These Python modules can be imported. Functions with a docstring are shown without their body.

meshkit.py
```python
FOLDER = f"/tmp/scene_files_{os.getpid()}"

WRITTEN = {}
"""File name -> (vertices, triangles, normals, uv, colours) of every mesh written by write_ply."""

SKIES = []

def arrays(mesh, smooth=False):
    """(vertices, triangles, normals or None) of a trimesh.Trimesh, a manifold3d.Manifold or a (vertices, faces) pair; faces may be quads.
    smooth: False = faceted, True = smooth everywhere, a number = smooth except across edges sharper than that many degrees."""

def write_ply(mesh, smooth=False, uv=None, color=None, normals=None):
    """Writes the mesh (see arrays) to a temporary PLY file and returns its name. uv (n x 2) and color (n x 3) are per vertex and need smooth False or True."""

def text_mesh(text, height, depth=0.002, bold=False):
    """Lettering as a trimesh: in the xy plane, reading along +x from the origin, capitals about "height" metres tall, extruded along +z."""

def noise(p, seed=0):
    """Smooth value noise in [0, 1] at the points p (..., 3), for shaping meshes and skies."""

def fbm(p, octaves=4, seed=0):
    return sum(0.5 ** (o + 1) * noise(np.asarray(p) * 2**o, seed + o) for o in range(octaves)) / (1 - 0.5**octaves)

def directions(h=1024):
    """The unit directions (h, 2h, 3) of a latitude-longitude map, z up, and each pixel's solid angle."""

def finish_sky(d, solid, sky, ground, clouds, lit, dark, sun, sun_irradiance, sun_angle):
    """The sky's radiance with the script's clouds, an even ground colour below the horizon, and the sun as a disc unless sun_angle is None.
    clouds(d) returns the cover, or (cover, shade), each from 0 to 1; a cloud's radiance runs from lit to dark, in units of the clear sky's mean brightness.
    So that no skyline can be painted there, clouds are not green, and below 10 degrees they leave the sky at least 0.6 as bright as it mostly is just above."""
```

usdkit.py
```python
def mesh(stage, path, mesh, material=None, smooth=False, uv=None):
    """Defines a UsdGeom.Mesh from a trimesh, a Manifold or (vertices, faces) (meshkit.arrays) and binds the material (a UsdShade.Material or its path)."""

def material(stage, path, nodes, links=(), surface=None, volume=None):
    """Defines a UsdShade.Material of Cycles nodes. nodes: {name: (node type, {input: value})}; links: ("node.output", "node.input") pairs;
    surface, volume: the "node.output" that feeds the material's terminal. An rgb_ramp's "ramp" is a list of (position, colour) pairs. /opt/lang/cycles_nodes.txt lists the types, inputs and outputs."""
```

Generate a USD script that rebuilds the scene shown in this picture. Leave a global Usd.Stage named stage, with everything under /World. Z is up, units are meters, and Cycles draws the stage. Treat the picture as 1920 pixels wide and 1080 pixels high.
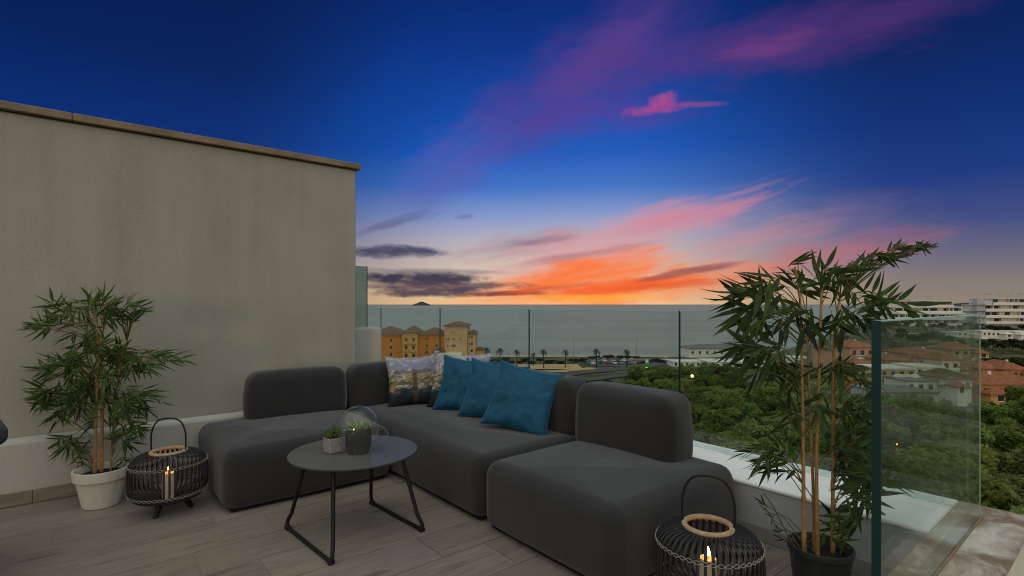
import math, random
import numpy as np, trimesh, usdkit, meshkit
from pxr import Usd, UsdGeom, UsdLux, UsdShade, Gf, Sdf, Vt

stage = Usd.Stage.CreateInMemory()
UsdGeom.SetStageUpAxis(stage, "Z")
UsdGeom.SetStageMetersPerUnit(stage, 1.0)
world = UsdGeom.Xform.Define(stage, "/World")
stage.SetDefaultPrim(world.GetPrim())
UsdGeom.Scope.Define(stage, "/World/Looks")

# ------------------------------------------------------------------ camera, sky, sun, exposure
EYE, FPX, HZN = 1.35, 974.0, 570.5          # eye height; focal length and horizon row on a 1920 x 1080 picture
HEAD = math.radians(50.9)                   # heading of the view, from +x (along the rendered wall) towards +y
vx, vy = math.cos(HEAD), math.sin(HEAD)
rx, ry = vy, -vx
cam = UsdGeom.Camera.Define(stage, "/World/camera")
cam.AddTranslateOp().Set(Gf.Vec3d(0, 0, EYE))
cam.AddRotateZOp().Set(math.degrees(HEAD) - 90)
cam.AddRotateXOp().Set(90.0)
cam.CreateHorizontalApertureAttr(36.0)
cam.CreateVerticalApertureAttr(20.25)
cam.CreateFocalLengthAttr(36.0 * FPX / 1920)
cam.CreateVerticalApertureOffsetAttr((HZN - 540) / 1920 * 36.0)
cam.CreateClippingRangeAttr(Gf.Vec2f(0.05, 200000))
cam.CreateExposureAttr(0.0)

SUN_AZ = HEAD - math.radians(8.0)
SUN_EL = math.radians(3.0)
sun_dir = (math.cos(SUN_EL) * math.cos(SUN_AZ), math.cos(SUN_EL) * math.sin(SUN_AZ), math.sin(SUN_EL))
sun = UsdLux.DistantLight.Define(stage, "/World/sun")
sun.CreateIntensityAttr(0.12)
sun.CreateAngleAttr(10.0)
sun.CreateNormalizeAttr(True)
sun.CreateColorAttr(Gf.Vec3f(1.0, 0.62, 0.4))
sun.AddRotateZOp().Set(math.degrees(SUN_AZ) - 90)
sun.AddRotateXOp().Set(90 + math.degrees(-SUN_EL))


def lin(r, g, b):
    f = lambda c: c / 255 / 12.92 if c / 255 <= 0.04045 else ((c / 255 + 0.055) / 1.055) ** 2.4
    return (f(r), f(g), f(b))


class Sock(str):
    pass


class NG:
    """A small builder of Cycles node graphs."""

    def __init__(s):
        s.N, s.L = {}, []

    def add(s, kind, out, **kw):
        name, vals = f"n{len(s.N)}", {}
        for k, v in kw.items():
            if isinstance(v, Sock):
                s.L.append((str(v), f"{name}.{k}"))
            else:
                vals[k] = v
        s.N[name] = (kind, vals)
        return Sock(f"{name}.{out}")

    def m(s, op, a, b=0.0, c=0.0, clamp=False):
        kw = dict(math_type=op, value1=a, value2=b, value3=c)
        if clamp:
            kw["use_clamp"] = True
        return s.add("math", "value", **kw)

    def mix(s, fac, a, b, how="mix"):
        return s.add("mix", "color", mix_type=how, fac=fac, color1=a, color2=b)

    def ramp(s, fac, stops):
        return s.add("rgb_ramp", "color", ramp=stops, fac=fac)

    def step(s, v, lo, hi, a=0.0, b=1.0):
        return s.add("map_range", "result", range_type="smoothstep", value=v, from_min=lo, from_max=hi, to_min=a, to_max=b, clamp=True)

    def noise(s, vec, scale, detail=3, rough=0.5, dist=0.0):
        return s.add("noise_texture", "fac", vector=vec, scale=scale, detail=detail, roughness=rough, distortion=dist)

    def xyz(s, x, y, z=0.0):
        return s.add("combine_xyz", "vector", x=x, y=y, z=z)

    def make(s, path, surface, volume=None):
        return usdkit.material(stage, path, s.N, s.L, surface=str(surface) if surface else None, volume=str(volume) if volume else None)


def angles(px, py):
    a = math.atan((px - 960) / FPX)
    return a, math.atan((HZN - py) / FPX * math.cos(a))


def build_sky():
    g = NG()
    d = g.add("texture_coordinate", "generated")
    dot = lambda v: g.add("vector_math", "value", math_type="dot_product", vector1=d, vector2=v)
    az = g.m("arctan2", dot((rx, ry, 0)), dot((vx, vy, 0)))
    el = g.m("arcsine", dot((0, 0, 1)))
    e = g.m("multiply", el, 1 / (math.pi / 2), clamp=True)
    deg = lambda x: x / 90.0
    # the clear twilight sky: towards the afterglow, and away from it
    near = g.ramp(e, [(0, lin(232, 190, 140)), (deg(1.5), lin(222, 186, 150)), (deg(4), lin(204, 186, 172)), (deg(6.5), lin(182, 174, 184)), (deg(9.5), lin(128, 148, 198)), (deg(12.5), lin(54, 110, 194)),
                      (deg(16), lin(2, 84, 184)), (deg(21), lin(0, 65, 160)), (deg(26), lin(0, 47, 134)), (deg(31), lin(0, 33, 108)), (deg(50), lin(4, 26, 84)), (1, lin(8, 26, 78))])
    far = g.ramp(e, [(0, lin(138, 128, 116)), (deg(2), lin(128, 118, 116)), (deg(4.5), lin(98, 95, 122)), (deg(7), lin(62, 70, 126)), (deg(11), lin(18, 48, 124)), (deg(16), lin(2, 36, 110)),
                     (deg(22), lin(0, 24, 86)), (deg(30), lin(0, 17, 72)), (deg(50), lin(4, 18, 66)), (1, lin(8, 26, 78))])
    away = g.step(g.m("absolute", g.m("subtract", az, math.radians(4))), math.radians(6), math.radians(34))
    col = g.mix(away, near, far)
    tex = g.add("sky_texture", "color", sky_type="single_scattering", sun_disc=False, sun_elevation=SUN_EL, sun_rotation=math.atan2(sun_dir[0], sun_dir[1]), altitude=0.0, air_density=1.0, aerosol_density=0.6, ozone_density=4.0)
    col = g.mix(1.0, g.mix(1.0, col, (0.96, 0.96, 0.96), "multiply"), g.mix(1.0, tex, (0.012, 0.012, 0.012), "multiply"), "add")
    warp = g.m("subtract", g.noise(g.xyz(g.m("multiply", az, 6.0), g.m("multiply", el, 15.0)), 1.5, 4, 0.55), 0.5)

    def streak(p0, p1, width, color, op, rag=0.9, soft=0.6, along=5.0, across=34.0, seed=0.0):
        nonlocal col
        (a0, e0), (a1, e1) = angles(*p0), angles(*p1)
        ca, ce, L = (a0 + a1) / 2, (e0 + e1) / 2, math.hypot(a1 - a0, e1 - e0) / 2
        c, s, w = (a1 - a0) / 2 / L, (e1 - e0) / 2 / L, width / FPX
        da, de = g.m("subtract", az, ca), g.m("subtract", el, ce)
        x = g.m("multiply_add", da, c, g.m("multiply", de, s))
        y = g.m("multiply_add", de, c, g.m("multiply", da, -s))
        n = g.noise(g.xyz(g.m("multiply", x, along), g.m("multiply", y, across), seed + 1.7), 2.2, 5, 0.6, 0.4)
        y = g.m("multiply_add", warp, w * 1.6, y)
        r2 = g.m("add", g.m("power", g.m("absolute", g.m("divide", x, L)), 2.4), g.m("power", g.m("absolute", g.m("divide", y, w)), 2.0))
        f = g.m("multiply_add", g.m("subtract", n, 0.5), rag * 2.6, g.m("subtract", 1.0, r2))
        f = g.m("multiply", g.step(f, -soft * 0.35, soft * 1.5), op)
        f = g.m("multiply", f, g.step(g.m("absolute", az), 1.25, 1.1))
        col = g.mix(f, col, color)

    purple, rose, pink, orange, hot, slate = lin(88, 62, 138), lin(176, 84, 132), lin(222, 142, 148), lin(248, 128, 62), lin(246, 92, 32), lin(62, 62, 92)
    streak((850, 520), (1750, 440), 85, lin(206, 166, 170), 0.42, 0.4, 2.0, along=2, across=8, seed=40)
    streak((740, 390), (970, 235), 60, lin(92, 92, 172), 0.8, 0.5, 1.3, seed=1)
    streak((860, 300), (1330, -60), 84, purple, 0.85, 0.55, 1.5, along=3, across=10, seed=2)
    streak((1000, 190), (1260, 0), 42, lin(104, 66, 140), 0.75, 0.6, 1.5, along=3, across=14, seed=3)
    streak((1080, 130), (1880, -30), 50, lin(96, 54, 124), 0.95, 0.6, 1.7, along=3, across=16, seed=4)
    streak((1340, 105), (1540, 66), 20, lin(140, 72, 128), 0.5, 0.7, 1.4, seed=5)
    streak((880, 225), (1330, 196), 34, lin(92, 62, 146), 0.65, 0.5, 1.2, along=3, across=16, seed=6)
    streak((1165, 212), (1290, 196), 9, lin(200, 76, 132), 0.8, 1.1, 1.5, along=22, across=30, seed=7)
    streak((1215, 196), (1272, 180), 12, lin(228, 84, 124), 0.85, 0.9, 1.9, along=26, across=26, seed=37)
    streak((1260, 197), (1365, 193), 5, rose, 0.6, 0.6, 1.3, seed=8)
    streak((600, 330), (800, 60), 50, lin(10, 66, 160), 0.35, 0.4, 1.5, along=3, across=8, seed=9)
    streak((655, 445), (815, 390), 9, lin(92, 92, 132), 0.7, 0.5, 0.9, seed=10)
    streak((850, 408), (892, 404), 6, lin(100, 104, 150), 0.6, 0.4, 1, seed=11)
    streak((850, 480), (1120, 430), 26, lin(168, 138, 150), 0.7, 0.8, 0.9, seed=12)
    streak((930, 462), (1090, 442), 9, lin(120, 106, 130), 0.75, 0.7, 0.9, seed=13)
    streak((900, 510), (1450, 355), 42, pink, 0.82, 0.95, 1.3, seed=14)
    streak((1150, 440), (1440, 372), 17, lin(214, 128, 146), 0.65, 0.9, 1.2, seed=15)
    streak((1270, 480), (1600, 400), 24, lin(206, 134, 142), 0.55, 0.9, 1.4, seed=16)
    streak((1330, 520), (1790, 432), 28, lin(200, 106, 112), 0.72, 0.8, 1.3, seed=17)
    streak((950, 500), (1250, 452), 10, lin(176, 110, 116), 0.7, 0.7, 0.9, seed=18)
    streak((850, 562), (1480, 505), 42, orange, 0.95, 0.7, 1.0, seed=19)
    streak((930, 540), (1270, 475), 30, lin(252, 120, 58), 0.95, 0.8, 0.8, seed=20)
    streak((1000, 558), (1330, 520), 17, hot, 0.85, 0.8, 0.8, seed=21)
    streak((960, 561), (1260, 557), 8, lin(254, 168, 54), 0.8, 0.5, 0.9, seed=22)
    streak((1190, 527), (1400, 490), 8, lin(150, 82, 82), 0.85, 0.7, 0.8, seed=23)
    streak((630, 470), (862, 472), 13, slate, 0.92, 0.7, 0.7, along=12, seed=24)
    streak((640, 520), (915, 524), 13, lin(44, 46, 70), 0.95, 0.75, 0.6, along=12, seed=25)
    streak((690, 546), (930, 545), 12, lin(70, 58, 76), 0.92, 0.8, 0.7, along=12, seed=26)
    streak((860, 552), (1030, 549), 6, lin(120, 52, 56), 0.92, 0.6, 0.7, along=10, seed=27)
    streak((620, 505), (960, 512), 7, lin(120, 112, 124), 0.7, 0.9, 0.8, along=9, seed=31)
    streak((640, 534), (1000, 536), 10, lin(84, 66, 82), 0.85, 1.0, 0.7, along=9, seed=32)
    streak((1060, 520), (1320, 470), 9, lin(238, 150, 110), 0.6, 0.9, 0.9, seed=33)
    streak((920, 553), (1120, 530), 7, lin(214, 84, 48), 0.75, 0.9, 0.8, seed=34)
    streak((1120, 545), (1420, 520), 8, lin(222, 92, 46), 0.7, 0.9, 0.9, seed=35)
    # added fill light: bright neutral cloud, thickening overhead and behind, outside the view
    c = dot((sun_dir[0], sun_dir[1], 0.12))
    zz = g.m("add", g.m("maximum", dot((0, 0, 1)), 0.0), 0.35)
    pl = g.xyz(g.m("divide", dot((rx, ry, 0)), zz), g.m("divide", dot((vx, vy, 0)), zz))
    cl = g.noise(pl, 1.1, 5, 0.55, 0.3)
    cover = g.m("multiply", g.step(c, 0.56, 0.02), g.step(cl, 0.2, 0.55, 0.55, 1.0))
    over = g.m("multiply_add", g.m("maximum", dot((0, 0, 1)), 0.0), 0.68, 0.32)      # fill cloud graded like an overcast sky, brighter overhead
    fill_veil = g.ramp(cl, [(0.3, (1.03, 1.07, 1.00)), (0.7, (1.46, 1.50, 1.40))])
    col = g.mix(cover, col, g.mix(1.0, fill_veil, g.xyz(over, over, over), "multiply"))
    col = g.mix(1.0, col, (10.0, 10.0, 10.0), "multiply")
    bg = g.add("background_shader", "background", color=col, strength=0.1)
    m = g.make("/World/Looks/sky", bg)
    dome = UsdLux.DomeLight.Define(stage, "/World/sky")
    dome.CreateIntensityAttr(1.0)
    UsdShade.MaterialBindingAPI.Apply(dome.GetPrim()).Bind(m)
    dome.GetPrim().SetCustomDataByKey("kind", "structure")


build_sky()

# ------------------------------------------------------------------ helpers
COUNT = {}


def numbered(parent, name):
    key = (parent, name)
    k = COUNT.get(key, 0)
    COUNT[key] = k + 1
    return name if k == 0 else f"{name}_{k:03d}"


def P(px, t, z=0.0):
    """The point at picture column px (of 1920), view depth t, height z."""
    u = (px - 960) / FPX
    return np.array([vx * t + rx * u * t, vy * t + ry * u * t, z])


def Zat(py, t):
    return EYE - (py - HZN) / FPX * t


def ground_at(px, py, z=0.0):
    return P(px, (EYE - z) * FPX / (py - HZN), z)


def setdata(prim, label=None, cat=None, group=None, kind=None):
    for k, v in (("label", label), ("category", cat), ("group", group), ("kind", kind)):
        if v:
            prim.SetCustomDataByKey(k, v)


def thing(name, label=None, cat=None, loc=(0, 0, 0), rotz=0.0, group=None, kind=None, scale=None):
    path = "/World/" + numbered("/World", name)
    x = UsdGeom.Xform.Define(stage, path)
    x.AddTranslateOp().Set(Gf.Vec3d(*map(float, loc)))
    x.AddRotateZOp().Set(float(rotz))
    if scale is not None:
        x.AddScaleOp().Set(Gf.Vec3f(*map(float, np.broadcast_to(scale, 3))))
    setdata(x.GetPrim(), label, cat, group, kind)
    return path


def obj(parent, name, mesh, mat, smooth=False, label=None, kind=None, uv=None):
    path = f"{parent}/{numbered(parent, name)}"
    p = usdkit.mesh(stage, path, mesh, M[mat], smooth=smooth, uv=uv)
    setdata(p.GetPrim(), label, None, None, kind)
    return path


def solo(name, mesh, mat, label=None, cat=None, group=None, kind=None, smooth=False):
    path = obj("/World", name, mesh, mat, smooth)
    setdata(stage.GetPrimAtPath(path), label, cat, group, kind)
    return path


def copy_of(src, name, label, cat, loc, rotz=0.0, group=None, scale=1.0):
    path = "/World/" + numbered("/World", name)
    x = UsdGeom.Xform.Define(stage, path)
    x.GetPrim().GetReferences().AddInternalReference(src)
    x.GetPrim().SetInstanceable(True)
    x.ClearXformOpOrder()
    x.MakeMatrixXform().Set(Gf.Matrix4d().SetScale(Gf.Vec3d(*map(float, np.broadcast_to(scale, 3)))) * Gf.Matrix4d().SetRotate(Gf.Rotation(Gf.Vec3d(0, 0, 1), float(rotz))) * Gf.Matrix4d().SetTranslate(Gf.Vec3d(*map(float, loc))))
    setdata(x.GetPrim(), label, cat, group)
    return path


def proto(name):
    """A class prim that holds a kind of thing; only copies of it are drawn."""
    path = f"/World/Looks/{name}"
    stage.CreateClassPrim(path)
    stage.GetPrimAtPath(path).SetTypeName("Xform")
    return path


def box(x0, x1, y0, y1, z0, z1):
    m = trimesh.creation.box((x1 - x0, y1 - y0, z1 - z0))
    m.apply_translation(((x0 + x1) / 2, (y0 + y1) / 2, (z0 + z1) / 2))
    return m


def cbox(x0, x1, y0, y1, z0, z1, c=0.004):
    """A box with chamfered edges."""
    pts = []
    for a, b, d in ((0, c, c), (c, 0, c), (c, c, 0)):
        for sx in (0, 1):
            for sy in (0, 1):
                for sz in (0, 1):
                    pts.append((x1 - a if sx else x0 + a, y1 - b if sy else y0 + b, z1 - d if sz else z0 + d))
    return trimesh.convex.convex_hull(np.array(pts))


def cat(ms):
    return trimesh.util.concatenate(list(ms))


def tube(points, radii, sides=8, caps=True):
    p = np.asarray(points, float)
    t = np.gradient(p, axis=0)
    t /= np.linalg.norm(t, axis=1, keepdims=True) + 1e-12
    a = np.zeros_like(p)
    ref = np.array([0, 0, 1.0]) if abs(t[0, 2]) < 0.9 else np.array([1.0, 0, 0])
    for i in range(len(p)):
        ref = ref - t[i] * (ref @ t[i])
        ref /= np.linalg.norm(ref) + 1e-12
        a[i] = ref
    b = np.cross(t, a)
    ang = np.arange(sides) * 2 * np.pi / sides
    R = np.broadcast_to(radii, (len(p),))[:, None, None]
    v = (p[:, None] + R * (np.cos(ang)[None, :, None] * a[:, None] + np.sin(ang)[None, :, None] * b[:, None])).reshape(-1, 3)
    i, j = np.meshgrid(np.arange(len(p) - 1), np.arange(sides), indexing="ij")
    q = np.stack([i * sides + j, i * sides + (j + 1) % sides, (i + 1) * sides + (j + 1) % sides, (i + 1) * sides + j], -1).reshape(-1, 4)
    f = np.vstack([q[:, [0, 1, 2]], q[:, [0, 2, 3]]])
    if caps:
        n = len(v)
        v = np.vstack([v, p[0], p[-1]])
        k = np.arange(sides)
        f = np.vstack([f, np.stack([np.full(sides, n), (k + 1) % sides, k], 1), np.stack([np.full(sides, n + 1), (len(p) - 1) * sides + k, (len(p) - 1) * sides + (k + 1) % sides], 1)])
    return trimesh.Trimesh(v, f, process=False)


def spline(pts, n=24):
    """Catmull-Rom through the points."""
    p = np.asarray(pts, float)
    p = np.vstack([2 * p[0] - p[1], p, 2 * p[-1] - p[-2]])
    out = []
    k = len(p) - 3
    for s in np.linspace(0, k, n):
        i = min(int(s), k - 1)
        t = s - i
        a, b, c, d = p[i], p[i + 1], p[i + 2], p[i + 3]
        out.append(0.5 * (2 * b + (c - a) * t + (2 * a - 5 * b + 4 * c - d) * t * t + (3 * b - a - 3 * c + d) * t ** 3))
    return np.array(out)


def lathe(profile, n=40):
    pr = np.asarray(profile, float)
    return trimesh.creation.revolve(pr, sections=n)


def rbox(hx, hy, hz, r, bulge=(0, 0, 0), n=9, taper=0.0, seed=0, rough=0.0, squat=False):
    """A soft block: rounded edges, faces that swell, optional narrowing towards the top."""
    def line(h):
        a = np.linspace(0, 1, 6) * r - h
        return np.concatenate([a, np.linspace(-h + r, h - r, n + 1)[1:-1], -a[::-1]])
    vs, fs, base = [], [], 0
    H = (hx, hy, hz)
    for ax in range(3):
        for sg in (-1, 1):
            i, j = (ax + 1) % 3, (ax + 2) % 3
            A, B = np.meshgrid(line(H[i]), line(H[j]), indexing="ij")
            v = np.zeros(A.shape + (3,))
            v[..., ax], v[..., i], v[..., j] = sg * H[ax], A, B
            na, nb = A.shape
            ii, jj = np.meshgrid(np.arange(na - 1), np.arange(nb - 1), indexing="ij")
            q = np.stack([ii * nb + jj, (ii + 1) * nb + jj, (ii + 1) * nb + jj + 1, ii * nb + jj + 1], -1).reshape(-1, 4) + base
            if sg < 0:
                q = q[:, ::-1]
            vs.append(v.reshape(-1, 3)); fs.append(q); base += na * nb
    v, q = np.vstack(vs), np.vstack(fs)
    inner = np.array(H) - r
    c = np.clip(v, -inner, inner)
    d = v - c
    low = (v[:, 2:3] < 0) & squat
    nd = np.where(low, (np.abs(d[:, :2]) ** 2).sum(1, keepdims=True) ** 2 + d[:, 2:3] ** 4, 0.0) ** 0.25
    v = c + r * d / (np.where(low, nd, np.linalg.norm(d, axis=1, keepdims=True)) + 1e-12)
    u = v / np.array(H)
    w = np.cos(np.clip(u, -1, 1) * np.pi / 2) ** 0.8
    for ax in range(3):
        i, j = (ax + 1) % 3, (ax + 2) % 3
        v[:, ax] += bulge[ax] * u[:, ax] * w[:, i] * w[:, j]
    if rough:
        v += (meshkit.fbm(v * 4 + seed * 7, 3, seed)[:, None] - 0.5) * rough * np.sign(u) * 0.7
    if taper:
        k = 1 - taper * (v[:, 2:3] / hz * 0.5 + 0.5)
        v[:, :2] *= k
    m = trimesh.Trimesh(v, np.vstack([q[:, [0, 1, 2]], q[:, [0, 2, 3]]]), process=False)
    m.merge_vertices()
    return m


def cards(points, size, rng, aspect=0.6, up=0.3):
    """Small leaf faces, one at each point, turned at random."""
    n = len(points)
    a = rng.normal(size=(n, 3)); a /= np.linalg.norm(a, axis=1, keepdims=True)
    b = rng.normal(size=(n, 3)); b[:, 2] -= up
    b -= a * (a * b).sum(1, keepdims=True); b /= np.linalg.norm(b, axis=1, keepdims=True)
    s = np.asarray(size)[..., None] * rng.uniform(0.6, 1.3, (n, 1))
    v = np.stack([points - a * s, points + b * s * aspect, points + a * s, points - b * s * aspect], 1).reshape(-1, 3)
    k = np.arange(n)[:, None] * 4
    return trimesh.Trimesh(v, np.vstack([k + [0, 1, 2], k + [0, 2, 3]]), process=False)


def hip_roof(x0, x1, y0, y1, z0, h, over=0.4, ridge=0.35, gable=False, th=0.18):
    """A pitched roof, ridge along the longer side."""
    x0, x1, y0, y1 = x0 - over, x1 + over, y0 - over, y1 + over
    cx, cy = (x0 + x1) / 2, (y0 + y1) / 2
    if x1 - x0 >= y1 - y0:
        k = 0 if gable else min((y1 - y0) / 2, (x1 - x0) / 2 * (1 - ridge))
        top = [(x0 + k, cy, z0 + h), (x1 - k, cy, z0 + h)]
    else:
        k = 0 if gable else min((x1 - x0) / 2, (y1 - y0) / 2 * (1 - ridge))
        top = [(cx, y0 + k, z0 + h), (cx, y1 - k, z0 + h)]
    base = [(x, y, z) for z in (z0 - th, z0) for x in (x0, x1) for y in (y0, y1)]
    return trimesh.convex.convex_hull(np.array(base + top))


# ------------------------------------------------------------------ materials
M = {}


def mat(name, col, rough=0.6, spec=0.4, var=0.0, scale=6.0, bump=0.0, bscale=None, metal=0.0, col2=None, rnd=0.0, sheen=0.0, stretch=None, detail=4, coat=0.0, trans=0.0, coord="object", dist=0.02):
    g = NG()
    pos = g.add("texture_coordinate", "object") if coord == "object" else g.add("geometry", "position")
    if stretch:
        pos = g.add("mapping", "vector", vector=pos, scale=stretch)
    c = tuple(col)
    col2 = col2 or tuple(x * (1 - var) for x in col)
    if var or col2 != c:
        n = g.noise(pos, scale, detail, 0.6)
        c = g.ramp(n, [(0.32, col2), (0.68, col)])
    if rnd:
        r = g.add("object_info", "random")
        c = g.add("hsv", "color", hue=g.m("multiply_add", r, 0.04, 0.48), saturation=1.0, value=g.m("multiply_add", r, rnd * 2, 1 - rnd), color=c)
    kw = dict(base_color=c, roughness=rough, specular_ior_level=spec, metallic=metal)
    if sheen:
        kw.update(sheen_weight=sheen, sheen_roughness=0.4)
    if coat:
        kw.update(coat_weight=coat)
    if bump:
        kw["normal"] = g.add("bump", "normal", height=g.noise(pos, bscale or scale * 6, 3, 0.6), strength=bump, distance=dist)
    b = g.add("principled_bsdf", "BSDF", **kw)
    if trans:
        tr = g.add("translucent_bsdf", "BSDF", color=c)
        b = g.add("mix_closure", "closure", fac=trans, closure1=b, closure2=tr)
    M[name] = g.make("/World/Looks/" + name, b)


def emit(name, col, strength):
    g = NG()
    M[name] = g.make("/World/Looks/" + name, g.add("emission", "emission", color=col, strength=strength))


def pane(name, tint, refl=1.0, ior=1.5, haze=0.0, hazecol=(0.5, 0.6, 0.55), edge=0.6, power=5.0):
    g = NG()
    t = g.add("transparent_bsdf", "BSDF", color=tint)
    if haze:
        t = g.add("mix_closure", "closure", fac=haze, closure1=t, closure2=g.add("diffuse_bsdf", "BSDF", color=hazecol))
    s = g.add("glossy_bsdf", "BSDF", color=(refl, refl, refl), roughness=0.0)
    M[name] = g.make("/World/Looks/" + name, g.add("mix_closure", "closure", fac=g.m("multiply_add", g.m("power", g.add("layer_weight", "facing", blend=0.5), power), edge, ((ior - 1) / (ior + 1)) ** 2), closure1=t, closure2=s))


def plaster(name, base, stain, amount=0.5, drips=0.0, top=2.69):
    """Painted render: faint trowel relief, broad uneven tone, run-off stains."""
    g = NG()
    pos = g.add("geometry", "position")
    broad = g.noise(pos, 0.9, 5, 0.6, 0.6)
    runs = g.noise(g.add("mapping", "vector", vector=pos, scale=(2.6, 2.6, 0.5)), 1.3, 5, 0.65)
    f = g.m("multiply", g.step(g.m("multiply_add", broad, 0.5, g.m("multiply", runs, 0.5)), 0.42, 0.66), amount)
    c = g.mix(f, base, stain)
    if drips:      # rain-wash streaks that start under the coping and run out at different lengths
        z = g.add("separate_xyz", "z", vector=pos)
        st = g.noise(g.add("mapping", "vector", vector=pos, scale=(7.0, 7.0, 0.12)), 1.6, 5, 0.7)
        reach = g.m("multiply_add", st, 2.6, top - 2.0)
        d = g.m("multiply", g.step(st, 0.44, 0.68), g.step(g.m("subtract", z, g.m("subtract", 2 * top - 2.2, reach)), 0.0, 1.0))
        c = g.mix(g.m("multiply", d, drips), c, tuple(x * 0.55 for x in stain))
        low = g.noise(pos, 3.5, 5, 0.65, 0.5)
        c = g.mix(g.m("multiply", g.step(low, 0.56, 0.72), drips * 0.6), c, tuple(x * 0.8 for x in stain))
    fine = g.noise(pos, 55.0, 4, 0.6)
    c = g.mix(0.05, c, g.ramp(fine, [(0.3, (0.05, 0.05, 0.05)), (0.7, (0.9, 0.9, 0.9))]))
    trowel = g.noise(pos, 7.0, 5, 0.6)
    nrm = g.add("bump", "normal", height=g.m("multiply_add", trowel, 0.6, g.m("multiply", fine, 0.25)), strength=0.25, distance=0.012)
    M[name] = g.make("/World/Looks/" + name, g.add("principled_bsdf", "BSDF", base_color=c, roughness=0.85, specular_ior_level=0.25, normal=nrm))


plaster("wall_plaster", (0.262, 0.252, 0.210), (0.208, 0.184, 0.140), 0.6, 0.10)
plaster("low_wall_plaster", (0.34, 0.335, 0.30), (0.27, 0.26, 0.225), 0.5)
plaster("parapet_paint", (0.33, 0.335, 0.34), (0.26, 0.26, 0.255), 0.5)
plaster("cream_paint", (0.55, 0.53, 0.44), (0.44, 0.41, 0.33), 0.4)


def ledge_material():
    g = NG()
    pos = g.add("geometry", "position")
    a = g.noise(pos, 2.6, 6, 0.65, 0.8)
    b = g.noise(pos, 9.0, 5, 0.6, 0.4)
    c = g.mix(g.step(a, 0.36, 0.55), (0.38, 0.36, 0.32), (0.13, 0.09, 0.06))
    c = g.mix(g.m("multiply", g.step(b, 0.45, 0.7), 0.55), c, (0.25, 0.21, 0.165))
    nrm = g.add("bump", "normal", height=b, strength=0.3, distance=0.01)
    M["stained_ledge"] = g.make("/World/Looks/stained_ledge", g.add("principled_bsdf", "BSDF", base_color=c, roughness=0.75, specular_ior_level=0.3, normal=nrm))
    g = NG()
    pos = g.add("geometry", "position")
    a = g.noise(pos, 1.8, 6, 0.65, 0.8)
    c = g.mix(g.m("multiply", g.step(a, 0.5, 0.72), 0.6), (0.62, 0.62, 0.61), (0.38, 0.37, 0.35))
    M["white_ledge"] = g.make("/World/Looks/white_ledge", g.add("principled_bsdf", "BSDF", base_color=c, roughness=0.55, specular_ior_level=0.4))


ledge_material()


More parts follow.
